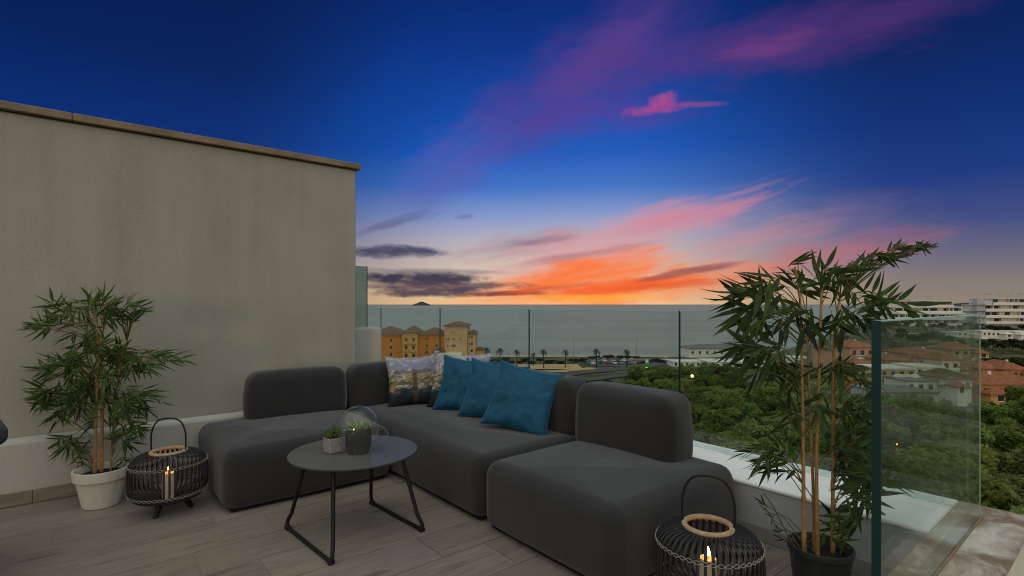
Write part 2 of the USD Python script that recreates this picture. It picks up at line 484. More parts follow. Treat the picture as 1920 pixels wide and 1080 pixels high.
def tile_material(k, base):
    g = NG()
    o = g.add("texture_coordinate", "object")
    rnd = g.add("object_info", "random")
    pos = g.add("vector_math", "vector", math_type="add", vector1=o, vector2=g.xyz(g.m("multiply", rnd, 37.0), g.m("multiply", rnd, 19.0)))
    st = g.add("mapping", "vector", vector=pos, scale=(1.1, 9.0, 1.0))
    n1 = g.noise(st, 1.6, 6, 0.62, 0.9)
    n2 = g.noise(g.add("mapping", "vector", vector=pos, scale=(2.5, 60.0, 1.0)), 1.5, 4, 0.6, 0.3)
    n3 = g.noise(pos, 1.4, 4, 0.6)
    c = g.ramp(n1, [(0.25, tuple(x * 0.50 for x in base)), (0.42, tuple(x * 0.85 for x in base)), (0.6, base), (0.8, tuple(min(1, x * 1.22) for x in base))])
    c = g.mix(0.32, c, g.ramp(n2, [(0.3, (0.03, 0.024, 0.02)), (0.7, (0.27, 0.225, 0.185))]))
    c = g.mix(g.m("multiply", g.step(n3, 0.5, 0.75), 0.3), c, (0.17, 0.125, 0.085))
    streaks = g.noise(g.add("mapping", "vector", vector=pos, scale=(1.6, 14.0, 1.0)), 1.2, 5, 0.7, 1.4)
    c = g.mix(g.m("multiply", g.step(streaks, 0.54, 0.68), 0.7), c, (0.045, 0.036, 0.03))
    c = g.add("hsv", "color", hue=0.5, saturation=1.0, value=g.m("multiply_add", rnd, 0.24, 0.88), color=c)
    nrm = g.add("bump", "normal", height=n2, strength=0.12, distance=0.004)
    rg = g.m("multiply_add", n1, 0.25, 0.33)
    M[f"floor_tile_{k}"] = g.make(f"/World/Looks/floor_tile_{k}", g.add("principled_bsdf", "BSDF", base_color=c, roughness=rg, specular_ior_level=0.35, normal=nrm))


tile_material(0, (0.138, 0.113, 0.094))
tile_material(1, (0.122, 0.104, 0.091))
tile_material(2, (0.152, 0.123, 0.101))
mat("grout", (0.20, 0.175, 0.15), 0.9, 0.2)
mat("skirting_tile", (0.20, 0.165, 0.125), 0.5, 0.4, var=0.35, scale=4, stretch=(1, 1, 6))
mat("skirting_grey", (0.24, 0.22, 0.20), 0.5, 0.4, var=0.25, scale=4)
mat("coping_stone", (0.21, 0.155, 0.095), 0.75, 0.3, var=0.4, scale=5, bump=0.3)


def fabric():
    g = NG()
    o = g.add("texture_coordinate", "object")
    w = g.add("wave_texture", "fac", wave_type="bands", bands_direction="x", vector=o, scale=260.0, distortion=1.5, detail=1.0)
    w2 = g.add("wave_texture", "fac", wave_type="bands", bands_direction="z", vector=o, scale=260.0, distortion=1.5, detail=1.0)
    n = g.noise(o, 3.0, 5, 0.6)
    f = g.noise(o, 180.0, 3, 0.7)
    c = g.ramp(n, [(0.3, (0.0112, 0.0114, 0.0128)), (0.7, (0.0185, 0.0186, 0.0204))])
    c = g.mix(0.35, c, g.ramp(f, [(0.3, (0.007, 0.007, 0.008)), (0.7, (0.042, 0.043, 0.046))]))
    h = g.m("add", g.m("multiply", g.m("add", w, w2), 0.2), g.m("multiply", g.noise(o, 4.0, 6, 0.65, 0.8), 3.2))
    nrm = g.add("bump", "normal", height=h, strength=0.3, distance=0.016)
    M["sofa_fabric"] = g.make("/World/Looks/sofa_fabric", g.add("principled_bsdf", "BSDF", base_color=c, roughness=0.9, specular_ior_level=0.2, sheen_weight=0.18, sheen_roughness=0.5, sheen_tint=(0.95, 0.97, 1.0), normal=nrm))
    g = NG()
    o = g.add("texture_coordinate", "object")
    n = g.noise(o, 9.0, 5, 0.65, 0.6)
    c = g.ramp(n, [(0.3, (0.003, 0.040, 0.082)), (0.7, (0.006, 0.075, 0.145))])
    nrm = g.add("bump", "normal", height=g.noise(o, 14.0, 5, 0.65), strength=0.3, distance=0.012)
    M["blue_velvet"] = g.make("/World/Looks/blue_velvet", g.add("principled_bsdf", "BSDF", base_color=c, roughness=0.75, specular_ior_level=0.25, sheen_weight=0.2, sheen_roughness=0.35, sheen_tint=(0.3, 0.7, 1.0), normal=nrm))


fabric()


def print_material(k, shift):
    """A loose painted print: pale clouded top, yellow and white brush bands in the middle, near-black foot."""
    g = NG()
    o = g.add("texture_coordinate", "object")
    sep = lambda out: g.add("separate_xyz", out, vector=o)
    x, y = sep("x"), sep("y")
    so = g.xyz(g.m("add", x, shift), y, 0.0)
    st = g.add("mapping", "vector", vector=so, scale=(7.0, 20.0, 1.0))
    n1 = g.noise(st, 1.0, 4, 0.6, 1.0)
    n2 = g.noise(g.add("mapping", "vector", vector=so, scale=(7.0, 13.0, 1.0)), 1.0, 5, 0.7, 1.6)
    h = g.m("add", g.m("divide", y, 0.44), 0.5)
    h = g.m("add", h, g.m("multiply", g.m("subtract", n1, 0.5), 0.5))
    base = g.ramp(h, [(0.08, (0.008, 0.012, 0.018)), (0.2, (0.012, 0.022, 0.034)), (0.28, (0.05, 0.05, 0.05)), (0.34, (0.22, 0.15, 0.06)), (0.42, (0.03, 0.05, 0.05)), (0.5, (0.22, 0.165, 0.055)), (0.56, (0.27, 0.25, 0.17)),
                      (0.62, (0.07, 0.075, 0.08)), (0.7, (0.22, 0.22, 0.25)), (0.8, (0.16, 0.19, 0.30)), (0.92, (0.21, 0.22, 0.29)), (1.0, (0.26, 0.26, 0.30))])
    dabs = g.m("multiply", g.step(n2, 0.52, 0.56), g.step(h, 0.2, 0.36))
    c = g.mix(g.m("multiply", dabs, 0.85), base, g.ramp(g.noise(so, 15.0, 2, 0.5), [(0.35, (0.02, 0.025, 0.04)), (0.5, (0.42, 0.43, 0.45)), (0.62, (0.26, 0.20, 0.07))]))
    pole = g.m("multiply", g.step(g.m("absolute", g.m("subtract", g.m("multiply_add", n1, 0.05, x), 0.03 - shift * 0.02)), 0.03, 0.012), g.step(h, 0.75, 0.6))
    c = g.mix(g.m("multiply", pole, 0.8), c, (0.05, 0.03, 0.02))
    M[f"painted_print_{k}"] = g.make(f"/World/Looks/painted_print_{k}", g.add("principled_bsdf", "BSDF", base_color=c, roughness=0.85, specular_ior_level=0.2, normal=g.add("bump", "normal", height=g.noise(o, 18.0, 4, 0.6), strength=0.2, distance=0.01)))


print_material(0, 0.0)
print_material(1, 1.37)
mat("black_metal", (0.006, 0.006, 0.006), 0.5, 0.22, bump=0.05, bscale=300)
mat("table_lacquer", (0.038, 0.038, 0.036), 0.33, 0.2, bump=0.03, bscale=140)
mat("black_plinth", (0.008, 0.008, 0.008), 0.8, 0.2)
mat("black_bamboo", (0.013, 0.013, 0.014), 0.5, 0.35, var=0.4, scale=30, rnd=0.25)
mat("natural_cane", (0.42, 0.30, 0.17), 0.55, 0.4, var=0.35, scale=40, bump=0.3)
mat("pale_cord", (0.30, 0.28, 0.25), 0.8, 0.2, var=0.3, scale=80)
mat("candle_wax", (0.62, 0.56, 0.42), 0.5, 0.4, trans=0.25)
mat("wick", (0.02, 0.015, 0.01), 0.9)
emit("flame", (1.0, 0.30, 0.05), 50.0)
mat("white_pot_glaze", (0.50, 0.475, 0.42), 0.5, 0.35, var=0.12, scale=8)
mat("black_pot_plastic", (0.015, 0.015, 0.016), 0.4, 0.5, var=0.2, scale=10)
mat("charcoal_pot", (0.022, 0.022, 0.024), 0.8, 0.25, bump=0.9, bscale=60, dist=0.01)
mat("concrete_pot", (0.25, 0.24, 0.225), 0.85, 0.2, var=0.25, scale=30, bump=0.3)
mat("soil", (0.03, 0.022, 0.016), 0.95, 0.1, var=0.5, scale=40, bump=0.6, bscale=60)
mat("bamboo_leaf", (0.066, 0.118, 0.022), 0.6, 0.2, var=0.45, scale=14, rnd=0.45, trans=0.3, col2=(0.018, 0.036, 0.010))
mat("bamboo_leaf_dark", (0.028, 0.052, 0.013), 0.6, 0.18, rnd=0.4, trans=0.2, col2=(0.012, 0.022, 0.008), scale=14)
mat("bamboo_cane", (0.36, 0.19, 0.06), 0.45, 0.4, var=0.45, scale=9, stretch=(1, 1, 4))
mat("twig", (0.10, 0.085, 0.03), 0.6, 0.3)
mat("succulent", (0.20, 0.34, 0.04), 0.5, 0.4, var=0.5, scale=60, trans=0.2, rnd=0.2)
mat("moss", (0.08, 0.125, 0.025), 0.8, 0.2, var=0.5, scale=60)
pane("clear_glass", (0.915, 0.965, 0.94))
pane("thin_glass", (0.985, 0.99, 0.985), 1.0, 1.45)
pane("dome_glass", (0.97, 0.975, 0.97), 1.0, 1.5, 0.008, (0.5, 0.5, 0.48), 0.9, 3.5)
pane("frosted_glass", (0.5, 0.62, 0.56), 0.6, 1.45, 0.55, (0.28, 0.36, 0.32))
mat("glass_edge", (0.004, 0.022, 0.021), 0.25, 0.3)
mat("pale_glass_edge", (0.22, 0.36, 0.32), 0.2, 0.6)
mat("chair_fabric", (0.03, 0.034, 0.045), 0.8, 0.2, bump=0.2, bscale=200)
mat("label_tag", (0.6, 0.58, 0.5), 0.8)
# far things
mat("orange_render", (0.42, 0.17, 0.032), 0.85, 0.2, var=0.12, scale=0.4)
mat("cream_render", (0.46, 0.27, 0.10), 0.85, 0.2, var=0.12, scale=0.4)
mat("pale_render", (0.45, 0.30, 0.155), 0.85, 0.2, var=0.12, scale=0.4)
mat("white_render", (0.62, 0.59, 0.52), 0.85, 0.2, var=0.1, scale=0.5)
mat("grey_render", (0.34, 0.35, 0.35), 0.85, 0.2, var=0.1, scale=0.5)
mat("pink_render", (0.46, 0.25, 0.15), 0.85, 0.2, var=0.15, scale=0.5)
mat("brown_roof", (0.13, 0.075, 0.04), 0.85, 0.2, var=0.4, scale=1.5, bump=0.5, bscale=5)
mat("terracotta_roof", (0.27, 0.105, 0.05), 0.85, 0.2, var=0.4, scale=1.2, bump=0.5, bscale=4)
mat("grey_roof", (0.15, 0.15, 0.14), 0.8, 0.2, var=0.3, scale=0.6)
mat("pale_roof", (0.52, 0.50, 0.44), 0.7, 0.3, var=0.15, scale=0.5)
mat("dark_window", (0.018, 0.02, 0.022), 0.15, 0.5)
mat("window_trim", (0.55, 0.5, 0.42), 0.8)
mat("shutter", (0.10, 0.06, 0.03), 0.7, 0.3)
mat("asphalt", (0.075, 0.072, 0.068), 0.9, 0.2, var=0.25, scale=0.6, coord="world")
mat("sand", (0.42, 0.30, 0.15), 0.95, 0.1, var=0.3, scale=0.2, coord="world")
mat("beach_sand", (0.30, 0.26, 0.20), 0.95, 0.1, var=0.2, scale=0.1, coord="world")
mat("concrete", (0.30, 0.29, 0.27), 0.9, 0.2, var=0.2, scale=0.5)
mat("road_paint", (0.6, 0.58, 0.52), 0.8)
mat("tree_leaf", (0.165, 0.210, 0.042), 0.75, 0.2, rnd=0.32, trans=0.4, col2=(0.075, 0.11, 0.022), scale=0.9)
mat("bush_leaf", (0.215, 0.255, 0.048), 0.75, 0.2, rnd=0.25, trans=0.4, col2=(0.10, 0.13, 0.026), scale=1.4)
mat("pine_leaf", (0.040, 0.055, 0.020), 0.8, 0.15, rnd=0.35, trans=0.1, col2=(0.015, 0.022, 0.008), scale=0.8)
mat("bark", (0.06, 0.045, 0.03), 0.9, 0.1, var=0.4, scale=4)
mat("palm_leaf", (0.022, 0.028, 0.012), 0.8, 0.2, trans=0.1)
mat("car_white", (0.6, 0.6, 0.6), 0.35, 0.5)
mat("car_grey", (0.18, 0.19, 0.2), 0.35, 0.5)
mat("car_dark", (0.03, 0.032, 0.04), 0.35, 0.5)
mat("car_red", (0.25, 0.03, 0.025), 0.35, 0.5)
mat("car_blue", (0.05, 0.09, 0.2), 0.35, 0.5)
mat("rubber", (0.01, 0.01, 0.01), 0.8)
mat("galvanised", (0.09, 0.09, 0.09), 0.5, 0.4)
mat("green_sign", (0.02, 0.22, 0.04), 0.5, 0.4)
emit("lamp_glow", (1.0, 0.66, 0.28), 4.0)
emit("sign_glow", (0.75, 0.9, 0.15), 1.2)
mat("island_rock", (0.05, 0.05, 0.06), 0.95, 0.1)
mat("blue_wall", (0.05, 0.07, 0.2), 0.7, 0.3)


def ground_material():
    g = NG()
    pos = g.add("geometry", "position")
    a, b = g.noise(pos, 0.05, 6, 0.6, 0.5), g.noise(pos, 0.7, 6, 0.65)
    c = g.ramp(b, [(0.3, (0.022, 0.030, 0.010)), (0.5, (0.05, 0.058, 0.02)), (0.7, (0.10, 0.09, 0.045))])
    dirt = g.ramp(b, [(0.3, (0.055, 0.05, 0.04)), (0.7, (0.16, 0.145, 0.115))])
    c = g.mix(g.step(a, 0.47, 0.6), c, dirt)
    nrm = g.add("bump", "normal", height=b, strength=0.6, distance=0.4)
    M["ground"] = g.make("/World/Looks/ground", g.add("principled_bsdf", "BSDF", base_color=c, roughness=0.95, specular_ior_level=0.1, normal=nrm))
    g = NG()
    pos = g.add("geometry", "position")
    rot = g.add("vector_rotate", "vector", rotate_type="z_axis", vector=pos, angle=-(HEAD - math.pi / 2))
    w = g.noise(g.add("mapping", "vector", vector=rot, scale=(0.02, 0.16, 1.0)), 1.0, 6, 0.6)
    lines = g.noise(g.add("mapping", "vector", vector=rot, scale=(0.0035, 0.045, 1.0)), 1.0, 4, 0.6, 0.6)
    big = g.noise(g.add("mapping", "vector", vector=rot, scale=(0.0012, 0.008, 1.0)), 1.0, 5, 0.6)
    c = g.ramp(big, [(0.35, (0.145, 0.160, 0.138)), (0.65, (0.19, 0.205, 0.175))])
    c = g.mix(g.m("multiply", g.step(lines, 0.55, 0.68), 0.5), c, (0.26, 0.27, 0.24))
    nrm = g.add("bump", "normal", height=w, strength=0.5, distance=1.2)
    M["sea"] = g.make("/World/Looks/sea", g.add("principled_bsdf", "BSDF", base_color=c, roughness=0.55, specular_ior_level=0.22, normal=nrm))


ground_material()

# ------------------------------------------------------------------ land and sea
SEA_Z = -29.0
_T = [0, 40, 70, 110, 160, 200, 280, 300, 340, 420, 6000]
_Z = [-14.5, -15.5, -18.5, -22.5, -25, -26, -27.4, -29.3, -33, -40, -60]


def ss(a, b, x):
    t = np.clip((x - a) / (b - a), 0, 1)
    return t * t * (3 - 2 * t)


def land(t, s):
    t, s = np.asarray(t, float), np.asarray(s, float)
    u = s / np.maximum(t, 1)
    z = np.interp(t, _T, _Z)
    hill = ss(0.44, 0.72, u) * np.interp(t, [60, 110, 150, 200, 260, 420, 700], [0, 5.5, 10, 15.5, 18.5, 19, 6])
    z = z + hill
    z = z + (meshkit.fbm(np.stack([t * 0.05, s * 0.05, 0 * t], -1), 4, 3) - 0.5) * 1.6 * ss(15, 60, t) * (1 - ss(200, 280, t) * (1 - ss(0.5, 0.7, u)))
    return z


def land_at(px, t):
    return float(land(t, (px - 960) / FPX * t))


ts = np.concatenate([np.linspace(-40, 330, 150), np.linspace(345, 900, 38)])
sp = np.concatenate([np.linspace(-420, -60, 40), np.linspace(-55, 330, 150), np.linspace(345, 900, 30)])
TT, SS = np.meshgrid(ts, sp, indexing="ij")
ZZ = land(np.maximum(TT, 0), SS)
XY = np.stack([vx * TT + rx * SS, vy * TT + ry * SS, ZZ], -1).reshape(-1, 3)
ni, nj = TT.shape
ii, jj = np.meshgrid(np.arange(ni - 1), np.arange(nj - 1), indexing="ij")
Q = np.stack([ii * nj + jj, ii * nj + jj + 1, (ii + 1) * nj + jj + 1, (ii + 1) * nj + jj], -1).reshape(-1, 4)[:, ::-1]
solo("ground", (XY, Q), "ground", kind="structure", smooth=True)
R = 90000.0
seaq = np.array([P(960, -300, SEA_Z) + np.array([rx, ry, 0]) * s for s in (-R, R)] + [P(960, R, SEA_Z) + np.array([rx, ry, 0]) * s for s in (R, -R)])
solo("sea", (seaq, np.array([[0, 1, 2, 3]])), "sea", kind="structure")


def draped(pts, half, z_off, n=60):
    """A strip along (px, t) points laid on the ground."""
    c = spline([[P(px, t)[0], P(px, t)[1], 0] for px, t in pts], n)
    d = np.gradient(c, axis=0); d /= np.linalg.norm(d, axis=1, keepdims=True)
    nrm = np.stack([-d[:, 1], d[:, 0], 0 * d[:, 0]], 1)
    rows = []
    for k in (-1, -0.5, 0, 0.5, 1):
        q = c + nrm * half * k
        tt, sl = q[:, 0] * vx + q[:, 1] * vy, q[:, 0] * rx + q[:, 1] * ry
        q[:, 2] = land(tt, sl)
        rows.append(q)
    z = np.max([r[:, 2] for r in rows], axis=0) + z_off
    for r in rows:
        r[:, 2] = z
    v = np.stack(rows, 1)
    a, b = v.shape[:2]
    i, j = np.meshgrid(np.arange(a - 1), np.arange(b - 1), indexing="ij")
    return (v.reshape(-1, 3), np.stack([i * b + j, (i + 1) * b + j, (i + 1) * b + j + 1, i * b + j + 1], -1).reshape(-1, 4)[:, ::-1])


solo("beach", draped([(500, 294), (800, 294), (1000, 294), (1200, 296), (1330, 298)], 7, 0.25), "beach_sand", kind="structure")
solo("coast_road", draped([(820, 205), (990, 198), (1090, 207), (1200, 232), (1290, 262), (1400, 285)], 4.5, 0.30), "asphalt", kind="structure")
solo("parking_lot", draped([(1100, 246), (1140, 246), (1180, 250)], 15.0, 0.22, 30), "asphalt", kind="structure")
solo("sandy_lot", draped([(960, 226), (1010, 229), (1050, 230), (1088, 230)], 9.0, 0.28, 30), "sand", kind="structure")
solo("dirt_track", draped([(1000, 209), (1060, 214), (1115, 222)], 3.0, 0.42, 24), "sand", kind="structure")
solo("lower_road", draped([(1060, 180), (1120, 186), (1190, 200), (1250, 212)], 2.8, 0.34), "asphalt", kind="structure")

rng = np.random.default_rng(5)
# islet and far headland
def mound(px, t, w, h, seed, z0=SEA_Z):
    n = 40
    a = np.linspace(0, 2 * np.pi, n, endpoint=False)
    vs = [[0, 0, h]]
    for k, rr in enumerate((0.2, 0.4, 0.65, 0.85, 1.0)):
        hh = h * (1 - rr) ** 0.75 * (0.8 + 0.2 * (rr < 0.3))
        for q in a:
            f = 0.75 + 0.5 * meshkit.fbm(np.array([[math.cos(q) * 2 + seed, math.sin(q) * 2, rr * 2]]), 3, seed)[0]
            vs.append([math.cos(q) * w * rr * f, math.sin(q) * w * 0.6 * rr * f, max(hh * f, -5) if rr < 1 else -6])
    m = trimesh.convex.convex_hull(np.array(vs)) if False else None
    f = [[0, 1 + j, 1 + (j + 1) % n] for j in range(n)]
    for k in range(4):
        o0, o1 = 1 + k * n, 1 + (k + 1) * n
        for j in range(n):
            f += [[o0 + j, o1 + j, o1 + (j + 1) % n], [o0 + j, o1 + (j + 1) % n, o0 + (j + 1) % n]]
    m = trimesh.Trimesh(np.array(vs), np.array(f), process=False)
    m.apply_transform(trimesh.transformations.rotation_matrix(HEAD - math.pi / 2, (0, 0, 1)))
    m.apply_translation(P(px, t, z0))
    return m


solo("islet", mound(790, 12000, 240, 92, 3), "island_rock", "small dark rocky islet standing on the sea horizon at the left", "islet", smooth=True)
solo("hills", mound(1822, 9000, 900, 60, 9), "island_rock", kind="structure", smooth=True)

# ------------------------------------------------------------------ terrace: floor, walls, parapets, glass
LZ = 0.315                     # height of the parapet
floor = thing("terrace_floor", kind="structure")
obj(floor, "screed", box(-3.5, 2.975, -1.2, 4.795, -0.3, -0.004), "grout")
rr = random.Random(4)
PW, PL, GAP = 0.30, 1.2, 0.0045
row = 0
y = 4.78
while y > 0.3:
    off = (row * 0.43 + 0.21 * (row % 2)) % 1.0 * PL
    x = -2.4 + off - PL
    while x < 2.975:
        a, b = max(x, -3.4), min(x + PL, 2.972)
        if b - a > 0.05:
            cx, cy = (a + b) / 2, y - PW / 2
            m = cbox(a - cx + GAP / 2, b - cx - GAP / 2, -PW / 2 + GAP / 2, PW / 2 - GAP / 2, -0.012, rr.uniform(-0.0006, 0.0006), 0.0015)
            path = obj(floor, "tile", m, f"floor_tile_{rr.choice((0, 0, 1, 2))}")
            UsdGeom.Xformable(stage.GetPrimAtPath(path)).AddTranslateOp().Set(Gf.Vec3d(cx, cy, 0.0))
        x += PL
    y -= PW
    row += 1

w = thing("rendered_wall", "tall beige rendered wall with stone coping on the left of the terrace", "wall")
obj(w, "upper_wall", cbox(-4.5, 2.06, 5.0, 5.26, -14, 2.685, 0.012), "wall_plaster")
for k in range(3):
    x1 = 2.10 - k * 2.2
    obj(w, "coping_slab", cbox(x1 - 2.197, x1, 4.962, 5.30, 2.692, 2.748, 0.006), "coping_stone")
obj(w, "lower_wall", cbox(-4.5, 2.058, 4.80, 4.998, -0.3, 0.42, 0.012), "low_wall_plaster")
for k in range(9):
    x0 = -3.3 + k * 0.6
    obj(w, "skirting_tile", cbox(x0, x0 + 0.597, 4.786, 4.799, 0.001, 0.092, 0.002), "skirting_tile")

w = thing("low_white_wall", "low white wall end just beyond the tall beige wall, topped by a frosted pane", "wall")
obj(w, "wall_block", cbox(1.5, 2.465, 5.27, 5.47, -14, 1.10, 0.02), "low_wall_plaster")
w = thing("privacy_screen", "narrow frosted green privacy pane standing on the low white wall end", "privacy screen")
obj(w, "pane", box(1.6, 2.328, 5.36, 5.376, 1.103, 1.76), "frosted_glass")
obj(w, "edge", box(2.329, 2.337, 5.359, 5.377, 1.103, 1.76), "glass_edge")

w = thing("parapet_wall", "low grey parapet with white top running behind the sofa on the right", "wall")
obj(w, "wall_block", cbox(2.98, 3.55, 0.642, 12, -14, LZ - 0.022, 0.004), "parapet_paint")
obj(w, "coping", cbox(2.968, 3.565, 0.642, 12, LZ - 0.02, LZ, 0.006), "white_ledge")
for k in range(9):
    y0 = 0.645 + k * 0.6
    obj(w, "skirting_tile", cbox(2.966, 2.979, y0, y0 + 0.597, 0.001, 0.085, 0.002), "skirting_grey")

w = thing("parapet_end_wall", "low cream parapet with rain-stained top under the near glass pane at the right", "wall")
obj(w, "wall_block", cbox(1.86, 3.55, 0.36, 0.638, -14, LZ - 0.022, 0.004), "cream_paint")
obj(w, "coping", cbox(1.855, 3.565, 0.352, 0.639, LZ - 0.02, LZ, 0.006), "stained_ledge")
obj(w, "rusty_channel", box(1.87, 3.40, 0.514, 0.5175, LZ + 0.0005, LZ + 0.012), "coping_stone", label="rust-brown sealing line along the foot of the pane")

GT = 1.30


def glass_panel(label, x0, x1, y0, y1, along, group=None, edge="glass_edge", first=False):
    g = thing("glass_balustrade", label, "glass balustrade", group=group)
    e = 0.005 if along == "x" else 0.003
    if along == "y":
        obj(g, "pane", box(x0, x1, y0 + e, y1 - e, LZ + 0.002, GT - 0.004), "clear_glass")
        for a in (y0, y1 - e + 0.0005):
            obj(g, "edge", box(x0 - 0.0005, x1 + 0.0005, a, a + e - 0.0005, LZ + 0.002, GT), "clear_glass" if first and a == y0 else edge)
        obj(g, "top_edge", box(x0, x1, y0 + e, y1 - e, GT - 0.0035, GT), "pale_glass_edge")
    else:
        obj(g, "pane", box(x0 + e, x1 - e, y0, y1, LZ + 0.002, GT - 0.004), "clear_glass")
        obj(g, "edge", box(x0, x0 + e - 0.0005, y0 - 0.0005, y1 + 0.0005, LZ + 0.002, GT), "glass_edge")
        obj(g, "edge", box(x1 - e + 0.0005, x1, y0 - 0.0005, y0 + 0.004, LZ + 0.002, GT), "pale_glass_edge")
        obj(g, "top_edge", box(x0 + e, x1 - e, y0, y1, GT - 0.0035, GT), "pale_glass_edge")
    return g


GX = 3.42
js = [0.556] + [r * GX for r in (0.6498, 1.1505, 1.6500, 2.15, 2.65, 3.15)]
names = ["glass balustrade panel behind the tall bamboo plant, ending at the corner pane", "glass balustrade panel behind the near end of the sofa and its backrest", "glass balustrade panel behind the blue cushions, in front of the palm trees",
         "glass balustrade panel in front of the orange building", "farthest visible glass balustrade panel beside the frosted privacy pane", "glass balustrade panel continuing beyond the low white wall end"]
for k in range(6):
    glass_panel(names[k], GX - 0.005, GX + 0.005, js[k] + 0.002, js[k + 1] - 0.002, "y", first=k == 0)
glass_panel("near green-edged glass pane standing across the parapet at the right of the bamboo", 1.87, 3.335, 0.52, 0.5435, "x")

# ------------------------------------------------------------------ sofa
def place(m, c):
    m.apply_translation(c)
    return m


def module(label, x0, x1, y0, y1, backs, seed):
    cx, cy = (x0 + x1) / 2, (y0 + y1) / 2
    s = thing("sofa_module", label, "sofa", (cx, cy, 0))
    hx, hy = (x1 - x0) / 2, (y1 - y0) / 2
    obj(s, "plinth", box(-hx + 0.05, hx - 0.05, -hy + 0.05, hy - 0.05, 0.0, 0.04), "black_plinth")
    m = rbox(hx - 0.003, hy - 0.003, 0.19, 0.088, (0.014, 0.014, 0.030), 12, seed=seed, rough=0.012, squat=True)
    m.apply_translation((0, 0, 0.217))
    obj(s, "seat", m, "sofa_fabric", smooth=True)
    q = np.linspace(0, 2 * np.pi, 97)
    def ring(hx_, hy_, rr_):
        c_, s_ = np.cos(q), np.sin(q)
        kx, ky = np.sign(np.round(c_, 6)), np.sign(np.round(s_, 6))
        return kx * (hx_ - rr_) + rr_ * c_, ky * (hy_ - rr_) + rr_ * s_
    ex, ey = ring(hx - 0.003 - 0.0255, hy - 0.003 - 0.0255, 0.064)
    zz_ = 0.217 + 0.19 - 0.0255 + 0.003 * np.sin(q * 9 + seed)
    obj(s, "seam", tube(np.stack([ex, ey, zz_], 1), 0.0022, 5, False), "sofa_fabric", smooth=True)
    for k, (a0, a1, b0, b1, top) in enumerate(backs):
        m = rbox((a1 - a0) / 2, (b1 - b0) / 2, (top - 0.385) / 2, 0.078, (0.026, 0.026, 0.016), 9, taper=0.05, seed=seed + k + 3, rough=0.012, squat=True)
        m.apply_translation(((a0 + a1) / 2 - cx, (b0 + b1) / 2 - cy, (top + 0.385) / 2))
        obj(s, "backrest", m, "sofa_fabric", smooth=True)
    return s


SX0, SX1, SY1 = 1.84, 2.955, 4.79
module("dark grey sofa chaise standing along the beige wall, at the left end", 0.66, 1.825, 3.70, SY1, [(0.99, 1.80, 4.53, 4.79, 0.785)], 1)
module("dark grey corner sofa section that carries all five cushions", SX0, SX1, 2.585, SY1, [(1.84, 2.64, 4.53, 4.79, 0.785), (2.66, 2.95, 2.63, 4.78, 0.80)], 2)
module("dark grey sofa chaise nearest the camera, beside the tall bamboo", SX0, SX1, 1.52, 2.565, [(2.60, 2.90, 1.76, 2.55, 0.80)], 5)


def cushion(size, thick, seed):
    n = 34
    u = np.linspace(-1, 1, n)
    U, Vv = np.meshgrid(u, u, indexing="ij")
    r = np.random.default_rng(seed)
    prof = ((1 - np.abs(U) ** 2.6) * (1 - np.abs(Vv) ** 2.6)) ** 0.62
    pin = 0.13
    X = U * (1 - pin * (1 - Vv ** 2) * np.abs(U) ** 2) * size / 2
    Y = Vv * (1 - pin * (1 - U ** 2) * np.abs(Vv) ** 2) * size / 2
    wr = meshkit.fbm(np.stack([X * 9 + seed, Y * 9, X * 0], -1), 4, seed) - 0.5
    rad = np.maximum(np.abs(U), np.abs(Vv))
    wr2 = meshkit.fbm(np.stack([np.arctan2(Y, X) * 5 + seed, rad * 1.5, X * 0], -1), 3, seed + 2) - 0.5
    vs, fs = [], []
    for k, sg in enumerate((1, -1)):
        Z = sg * prof * thick / 2 + prof * (wr * 0.085 + wr2 * 0.085 * rad) * thick / 0.16 * 0.6
        vs.append(np.stack([X, Y, Z], -1).reshape(-1, 3))
        i, j = np.meshgrid(np.arange(n - 1), np.arange(n - 1), indexing="ij")
        q = np.stack([i * n + j, (i + 1) * n + j, (i + 1) * n + j + 1, i * n + j + 1], -1).reshape(-1, 4)
        fs.append((q if sg > 0 else q[:, ::-1]) + k * n * n)
    m = trimesh.Trimesh(np.vstack(vs), np.vstack([np.vstack(fs)[:, [0, 1, 2]], np.vstack(fs)[:, [0, 2, 3]]]), process=False)
    m.merge_vertices(digits_vertex=5)
    rim = np.array([(X[i, j], Y[i, j], 0) for i, j in [(i, 0) for i in range(n)] + [(n - 1, j) for j in range(1, n)] + [(i, n - 1) for i in range(n - 2, -1, -1)] + [(0, j) for j in range(n - 2, 0, -1)]])
    return m, tube(np.vstack([rim, rim[:1]]), 0.003, 5, False)


def put_cushion(label, mtl, pos, face, lean, roll, size, thick, seed, tag=False, group=None):
    """pos: middle of the lower edge; face: heading the front looks to (degrees); lean back; roll in its own plane."""
    m, seam = cushion(size, thick, seed)
    path = "/World/" + numbered("/World", "cushion")
    x = UsdGeom.Xform.Define(stage, path)
    setdata(x.GetPrim(), label, "cushion", group)
    c = trimesh.transformations
    T = c.translation_matrix(pos) @ c.rotation_matrix(math.radians(face) + math.pi / 2, (0, 0, 1)) @ c.rotation_matrix(-math.radians(lean), (1, 0, 0)) @ c.translation_matrix((0, 0, size * 0.46)) @ c.rotation_matrix(math.pi / 2, (1, 0, 0)) @ c.rotation_matrix(math.radians(roll), (0, 0, 1))
    x.MakeMatrixXform().Set(Gf.Matrix4d(T.T.tolist()))
    obj(path, "cover", m, mtl, smooth=True)
    obj(path, "seam", seam, mtl, smooth=True)
    if tag:
        obj(path, "care_tag", box(0.10, 0.14, -size * 0.5 + 0.0, -size * 0.5 + 0.03, -0.002, 0.002), "label_tag")


